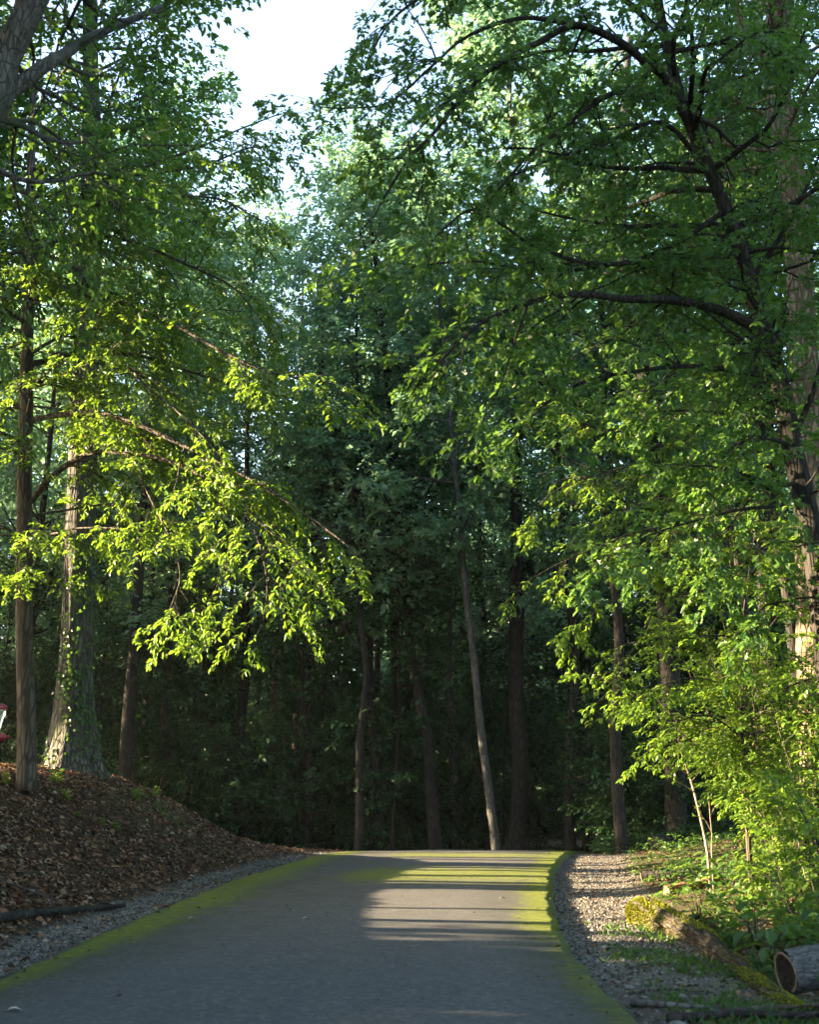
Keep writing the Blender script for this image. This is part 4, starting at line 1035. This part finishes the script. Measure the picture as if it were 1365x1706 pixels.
# thin grass and moss sprigs along the gravel by the mossy log
x, y = scatter(9000, 1.6, 5, 8, 20, lambda x, y: np.clip(smoothstep(.25, .9, x - XR(y)) * (1 - smoothstep(12.5, 16, y)) * (.45 + .5 * np.sin(x * 3 + y * 2.2)), 0, 1))
m = len(x); a = gc.uniform(0, 6.28, (m, 4)); lean_ = gc.uniform(.3, 1.1, (m, 4))
gp = np.repeat(np.stack([x, y, ground(x, y)], 1), 4, 0)
gd = np.stack([np.cos(a) * lean_, np.sin(a) * lean_, np.ones_like(a) * .6], -1).reshape(-1, 3)
gL = gc.uniform(.03, .10, m * 4)
o = leaf_obj('shoulder_grass', gp, nrm(gd), gc.normal(0, 1, (m * 4, 3)), gL, gL * .16, 'simple', M['leaf_herb'])
tag(o, 'thin short grass growing through the gravel near the mossy log', 'grass', kind='stuff')
# forest floor greenery beyond the bank and crest
x, y = scatter(16000, -16, 16, 34, 62, lambda x, y: (((x < XL(y) - .8) & (y > 43)) | (x > XR(y) + .6)) * .9)
m = len(x); hp, hd, hu, hL = [], [], [], []
for c in range(5):
    a = gc.uniform(0, 6.28, m); out = np.stack([np.cos(a), np.sin(a), np.zeros(m)], 1)
    hp.append(np.stack([x, y, ground(x, y) + gc.uniform(.05, .5, m)], 1) + out * .1); hd.append(out); hu.append(np.array([0, 0, 1]) + gc.normal(0, .4, (m, 3))); hL.append(gc.uniform(.1, .2, m))
hp, hd, hu, hL = map(np.concatenate, (hp, hd, hu, hL))
o = leaf_obj('forest_floor_plants', hp, nrm(hd), hu, hL, hL * .6, 'simple', M['leaf_shade_dark'])
tag(o, 'shaded ferny ground plants under the far forest', 'undergrowth', kind='stuff')

# small sunlit plants on the crest of the bank
for q, (px, Y, s, lab) in enumerate([(92, 22.5, .30, 'tallest yellow green sprig on the bank between the two trunks'), (113, 21.5, .22, 'small sprig on the bank below the ivy covered tree'), (133, 21.0, .13, 'low yellow weed left of two others on the bank'),
                                    (172, 21.5, .16, 'yellow weed on the bank right of the low weed'), (198, 22.0, .17, 'rightmost pale weed on the sunlit bank top'), (8, 20.0, .22, 'weed at the left edge beside the slim brown tree'), (230, 25.5, .28, 'green tuft on the bank just before the green patch'), (260, 27.0, .25, 'green tuft at the green patch on the bank')]):
    g = np.random.default_rng(200 + q)
    x = float(P(px, 1310, Y)[0]); z = gz(x, Y)
    m = 46
    a = g.uniform(0, 6.28, m); f = g.random(m)
    pp = np.stack([np.cos(a) * s * .25 * g.random(m), np.sin(a) * s * .25 * g.random(m), s * f * .8], 1)
    dd = np.stack([np.cos(a), np.sin(a), .7 + g.normal(0, .4, m)], 1)
    LL = g.uniform(.4, .75, m) * s * .6
    o = leaf_obj('weed', pp, nrm(dd), np.array([0, 0, 1]) + g.normal(0, .5, (m, 3)), LL, LL * .38, 'ovate', M['leaf_under'], loc=(x, Y, z))
    tag(o, lab, 'weed', 'weeds on the bank top')

# ------------------------------------------------------------------ logs, sticks, feeder
def log_mat(): return bark_mat('mossy_rotten_bark', (.028, .022, .016), (.085, .07, .052), 14, .3, (.06, .075, .012), .9, .04, along=(1, .18, 1), crack=.1)
M['log'] = log_mat(); M['moss'] = plain_mat('bright_moss', (.20, .21, .02), .95, .1, nscale=26, var=.5)
M['cutwood'] = plain_mat('weathered_cut_wood', (.20, .16, .115), .9, .2, nscale=26, var=.75); M['hollow'] = bark_mat('dark_rotten_heartwood', (.018, .014, .011), (.085, .065, .048), 30, 1, None, 1, .03)
M['log_grey'] = bark_mat('grey_log_bark', (.03, .03, .03), (.13, .13, .128), 26, .25, (.05, .065, .035), .9, .02, along=(.22, 1, 1), crack=.05)
M['redwood'] = bark_mat('reddish_rotten_wood', (.13, .06, .032), (.38, .20, .11), 14, .2, None, .8, .02)
# mossy log beside the shoulder
root = empty('mossy_log', (2.95, 15.2, gz(2.95, 15.2)), 'long decaying log along the shoulder with a bright moss covered end', 'log')
pl = resample(smooth_path(np.array([[2.80, 15.3, 0], [2.93, 14.3, 0], [3.0, 13, 0], [2.9, 11.6, 0], [2.8, 10.2, 0], [2.75, 9.0, 0]]), 6), .08)
pl[:, 2] = ground(pl[:, 0], pl[:, 1]) + np.interp(pl[:, 1], [9, 12, 15.3], [-.01, .02, .12])
rl_ = np.interp(pl[:, 1], [9, 10.5, 12.5, 14.2, 15.1, 15.3], [.05, .08, .115, .16, .185, .15])
w = MB(); w.tube(pl, rl_, 22, True, .14, seed=5); w.build('log_body', M['log'], root, root.location)
# moss cap: a cushion of fine sprigs over the far end
gm = np.random.default_rng(12)
ii = (gm.beta(1, 3.6, 16000) * 24).astype(int); th = gm.normal(math.pi / 2, 1.1, 16000)
cpt = pl[ii]; dir_ = np.stack([np.cos(th), np.zeros_like(th), np.sin(th)], 1)
pp = cpt + dir_ * (rl_[ii] * 1.02)[:, None] + gm.normal(0, .006, (16000, 3))
en = 3600
u1, u2 = gm.uniform(0, 6.28, en), np.sqrt(gm.random(en)) * .17
pe = pl[0] + np.stack([np.cos(u1) * u2, -.02 * np.ones(en) + .03, np.sin(u1) * u2], 1)
pp = np.concatenate([pp, pe]); nd = np.concatenate([dir_, np.tile([0, .8, .5], (en, 1))])
i2 = gm.integers(20, len(pl), 5200); t2_ = gm.normal(math.pi / 2, .9, 5200); k2 = np.sin(i2 * .37 + t2_ * 2.0) + np.sin(i2 * .11) > .1
i2, t2_ = i2[k2], t2_[k2]; d2 = np.stack([np.cos(t2_), np.zeros_like(t2_), np.sin(t2_)], 1)
pp = np.concatenate([pp, pl[i2] + d2 * (rl_[i2] * 1.02)[:, None]]); nd = np.concatenate([nd, d2])
Lm = gm.uniform(.014, .032, len(pp))
leaf_obj('moss', pp, nrm(nd + gm.normal(0, .45, nd.shape)), gm.normal(0, 1, nd.shape), Lm, Lm * .5, 'simple', M['moss'], root, root.location)

def log(name, label, a, b, r, mat, endmat=None, k=18, bump=.08, hollow=0.0, seed=3):
    a, b = np.array(a, float), np.array(b, float)
    root = empty(name, a, label, 'log')
    pts = resample(np.array([a, (a + b) / 2 + [0, 0, .01], b]), .07)
    w = MB(); w.tube(pts, np.full(len(pts), r) * np.linspace(1, .9, len(pts)), k, False, bump, seed=seed); w.build('log_body', mat, root, a)
    t = nrm(b - a)
    for e, s_ in ((a, -1), (b, 1)):
        w = MB()
        # ring of wood with the heart sunk inside
        rr = [r * (.98 if s_ < 0 else .88), r * .92 if s_ < 0 else r * .8, r * .84, r * .80, .001]
        dp = [0, .008, 0, -.006 if hollow else .0, -.012 if hollow else .004]
        pts2 = np.array([e + t * s_ * d for d in dp])
        ref = np.array([0, 0, 1.0]); A = nrm(np.cross(t, ref)); B = np.cross(A, t)
        th = np.arange(k) / k * 6.2832
        V = np.concatenate([p_ + (np.cos(th)[:, None] * A + np.sin(th)[:, None] * B) * q * (1 + .05 * np.sin(3 * th + 1)[:, None]) for p_, q in zip(pts2, rr)])
        F = []; S = []
        for lv in range(4):
            for j in range(k):
                j2 = (j + 1) % k; F.append((lv * k + j, lv * k + j2, (lv + 1) * k + j2, (lv + 1) * k + j)); S.append(1 if (hollow and lv >= 2) else 0)
        o = mesh_obj('cut_end', V, F, [endmat or M['cutwood'], M['hollow']], root, None, False, a, slots=S)
    return root
zl = gz(3.0, 9.9)
log('grey_cut_log', 'grey lichened log with a pale rimmed cut end at the lower right edge', (2.88, 9.75, zl + .13), (4.9, 10.2, gz(4.9, 10.2) + .12), .165, M['log_grey'], hollow=1, bump=.07)
log('reddish_fallen_trunk', 'reddish rotten trunk lying in sunlit weeds behind the mossy log end', (3.75, 18.3, gz(3.75, 18.3) + .06), (5.5, 18.9, gz(5.5, 18.9) + .05), .085, M['redwood'], M['redwood'], bump=.12, seed=8)
log('dark_stump_log', 'dark hollow log end at the far edge of the gravel shoulder', (6.55, 33.2, gz(6.55, 33.2) + .16), (7.6, 35.6, gz(7.6, 35.6) + .16), .23, M['bark_dark'], M['bark_dark'], hollow=1)
log('rotten_branch_log', 'short dark rotten log lying between gravel and weeds behind the reddish trunk', (4.0, 21.5, gz(4.0, 21.5) + .06), (5.4, 21.0, gz(5.4, 21.0) + .05), .09, M['bark_dark'], bump=.15, seed=9)
def stick(label, pts, r, mat, cat='stick', name='fallen_stick', side=0, seed=1):
    g = np.random.default_rng(seed)
    pts = smooth_path(np.array([[x, y, gz(x, y) + h] for x, y, h in pts]), 5)
    w = MB(); w.tube(pts, np.linspace(r, r * .45, len(pts)), 8, True, .1, seed=seed)
    for q in range(side):
        p = pts[int(g.uniform(.3, .9) * (len(pts) - 1))]
        w.tube(path(p, (g.normal(), g.normal(), .25), g.uniform(.15, .4), 4, .15, .2, g), np.linspace(r * .4, r * .15, 5), 5)
    o = w.build(name, M[mat], origin=pts[0], loc=pts[0])
    return tag(o, label, cat, 'sticks lying beside the road')
stick('long dead branch lying at foot of the leaf bank beside the gravel', [(-4.35, 12.4, .05), (-4.15, 13.6, .06), (-3.95, 14.7, .07), (-3.8, 15.7, .05), (-3.72, 16.4, .04)], .055, 'bark_dark', side=4, seed=2)
stick('thin pale twig across the leaf bank near the left edge', [(-4.9, 14.6, .05), (-4.6, 14.9, .06), (-4.2, 15.1, .05)], .014, 'bark_pale', side=2, seed=3)
stick('grey weathered stick nearest the road on the lower right shoulder', [(1.62, 9.35, .03), (1.85, 9.2, .04), (2.15, 9.15, .03)], .03, 'bark_pale', side=0, seed=4)
stick('dark broken branch at the bottom edge of the right shoulder', [(1.75, 8.7, .03), (2.2, 8.75, .05), (2.75, 8.6, .04), (3.1, 8.65, .03)], .035, 'bark_dark', side=3, seed=5)
stick('mossy twig lying across the shoulder between the weathered stick and the gravel', [(1.7, 9.9, .02), (2.0, 10.0, .03), (2.35, 9.9, .02)], .014, 'bark', side=2, seed=11)
stick('brown bark strip lying below the near end of the mossy log', [(2.2, 8.95, .03), (2.6, 9.05, .03), (2.95, 8.95, .03)], .03, 'bark', side=1, seed=6)
stick('slender twig lying on the gravel beside the mossy log', [(1.95, 11.3, .02), (2.2, 11.5, .03), (2.5, 11.55, .02)], .012, 'bark_pale', side=1, seed=7)
stick('curved branch lying in weeds right of the mossy log', [(3.5, 13.2, .06), (3.9, 13.6, .10), (4.3, 13.7, .08)], .022, 'bark_twig', side=2, seed=8)
# stones one can count near the lower right corner
for q, (x, y, s, lab) in enumerate([(1.78, 8.55, .06, 'pale flat stone at the mossy road edge in the lower right'), (2.45, 8.85, .05, 'small grey stone beside the dark broken branch'), (1.75, 10.2, .045, 'grey stone on the shoulder edge above the weathered stick'), (2.05, 9.75, .05, 'rounded stone between weathered stick and mossy log')]):
    g = np.random.default_rng(300 + q)
    w = MB()
    th = np.linspace(0, math.pi, 8)
    w.tube(np.stack([np.zeros(8), np.zeros(8), -np.cos(th) * s * .5], 1), np.sin(th) * s + .002, 12, True, .18, seed=q)
    o = w.build('loose_stone', M['stone_big'] if 'stone_big' in M else M.setdefault('stone_big', plain_mat('loose_stone', (.13, .125, .115), .9, .3, nscale=30)), loc=(x, y, gz(x, y) + s * .25))
    o.rotation_euler = (0, 0, g.uniform(0, 6))
    tag(o, lab, 'stone')
# a few fallen leaves on the asphalt
for q, (px, py, lab) in enumerate([(312, 1534, 'pale fallen leaf on the asphalt near the left moss'), (503, 1537, 'pale fallen leaf near the middle of the shaded asphalt'), (832, 1500, 'reddish fallen leaf on the sunlit asphalt'), (10, 1690, 'pale scrap of leaf on the asphalt in the lower left corner')]):
    x = (px - 682.5) / 2000; yv = (853 - py) / 2000; c, s = math.cos(TILT), math.sin(TILT)
    kx = -CAM_H / (s + yv * c); X, Y = x * kx, (c - yv * s) * kx
    zr = .03 * (1 - (2 * (X - XL(Y)) / (XR(Y) - XL(Y)) - 1) ** 2)
    o = leaf_obj('fallen_leaf', np.zeros((1, 3)), np.array([[.9, .3, .06]]), np.array([[.1, 0, 1.0]]), np.array([.10]), np.array([.06]), 'ovate', M['litter_pale'] if 'litter_pale' in M else M.setdefault('litter_pale', plain_mat('pale_dry_leaf', (.42, .38, .30), .7, .3)), loc=(X, Y, float(zr) + .012))
    tag(o, lab, 'leaf')
x = gc.uniform(-3.3, 4.5, 900); y = 8 + 26 * gc.random(900) ** 1.4
k = (x > XL(y) + .05) & (x < XR(y) - .05) & (gc.random(900) < .12 + .88 * np.exp(-np.minimum(x - XL(y), XR(y) - x) / .35))
x, y = x[k], y[k]; tt = (x - XL(y)) / (XR(y) - XL(y)); az = gc.uniform(0, 6.28, len(x)); L = gc.uniform(.02, .075, len(x))
o = leaf_obj('road_litter', np.stack([x, y, drop(y) + .03 * (1 - (2 * tt - 1) ** 2) + .010], 1), np.stack([np.cos(az), np.sin(az), gc.normal(0, .08, len(x))], 1), np.array([0, 0, 1]) + gc.normal(0, .2, (len(x), 3)), L, L * gc.uniform(.12, .6, len(x)), 'ovate', M['litter'])
tag(o, 'small dry leaf scraps and bits lying on the asphalt near its edges', 'leaf litter', kind='stuff')
# hummingbird feeder hung from the leaning tree, half out of the picture
M['red'] = plain_mat('red_plastic', (.22, .016, .022), .3, .5, var=.1); M['glass'] = plain_mat('clear_bottle', (.80, .86, .84), .08, .5, trans=.9, var=.02); M['wire'] = plain_mat('wire', (.08, .08, .08), .4, .5, metal=1)
fb = P(-7, 1236, 12.5)
root = empty('bird_feeder', fb, 'red and clear bird feeder hanging at the left edge beside the slim tree', 'bird feeder')
sc = 12.5 / 2000 * 1.0
w = MB(); w.lathe([(.02, .0), (.075, .012), (.10, .04), (.10, .06), (.085, .075), (.05, .095), (.035, .11)], 20); w.build('feeder_base', M['red'], root)
w = MB(); w.lathe([(.030, .105), (.034, .13), (.05, .2), (.07, .27), (.078, .32), (.075, .335)], 20); w.build('bottle', M['glass'], root)
w = MB(); w.lathe([(.080, .325), (.086, .34), (.082, .37), (.05, .385), (.012, .392)], 20); w.build('cap', M['red'], root)
w = MB()
top = np.array([fb[0] - .05, fb[1] - 1.2, fb[2] + 3.1])
w.tube(np.array([[0, 0, .39], [0, 0, .45], list((top - fb) * .5 + [0, 0, .2]), list(top - fb)]), .004, 5); w.build('hanger_wire', M['wire'], root)
for q in range(4):
    a = R(90 * q + 20)
    w = MB(); w.tube(np.array([[math.cos(a) * .095, math.sin(a) * .095, .045], [math.cos(a) * .125, math.sin(a) * .125, .06]]), [.012, .018], 8); w.build('port', M['red'], root)
open('/tmp/stats.txt','w').write(repr(stats)) if False else None

# ------------------------------------------------------------------ the air between the trees
m, nt, out = new_mat('morning_haze')
pv = N(nt, 'ShaderNodeVolumePrincipled')
pv.inputs['Color'].default_value = (.86, .93, .95, 1)
pv.inputs['Density'].default_value = .0002
pv.inputs['Anisotropy'].default_value = .6
nt.links.new(pv.outputs[0], out.inputs['Volume'])
w = MB()
x0, x1, y0, y1, z0, z1 = -226, 226, -126, 266, -3.2, 41
w.add([(x0, y0, z0), (x1, y0, z0), (x1, y1, z0), (x0, y1, z0), (x0, y0, z1), (x1, y0, z1), (x1, y1, z1), (x0, y1, z1)],
      [(0, 3, 2, 1), (4, 5, 6, 7), (0, 1, 5, 4), (1, 2, 6, 5), (2, 3, 7, 6), (3, 0, 4, 7)])
hz_ = w.build('haze', m, smooth=False)
tag(hz_, 'thin pale morning haze hanging in the woods', 'haze', kind='stuff')
scene.cycles.volume_bounces = 1
scene.cycles.volume_step_rate = 8
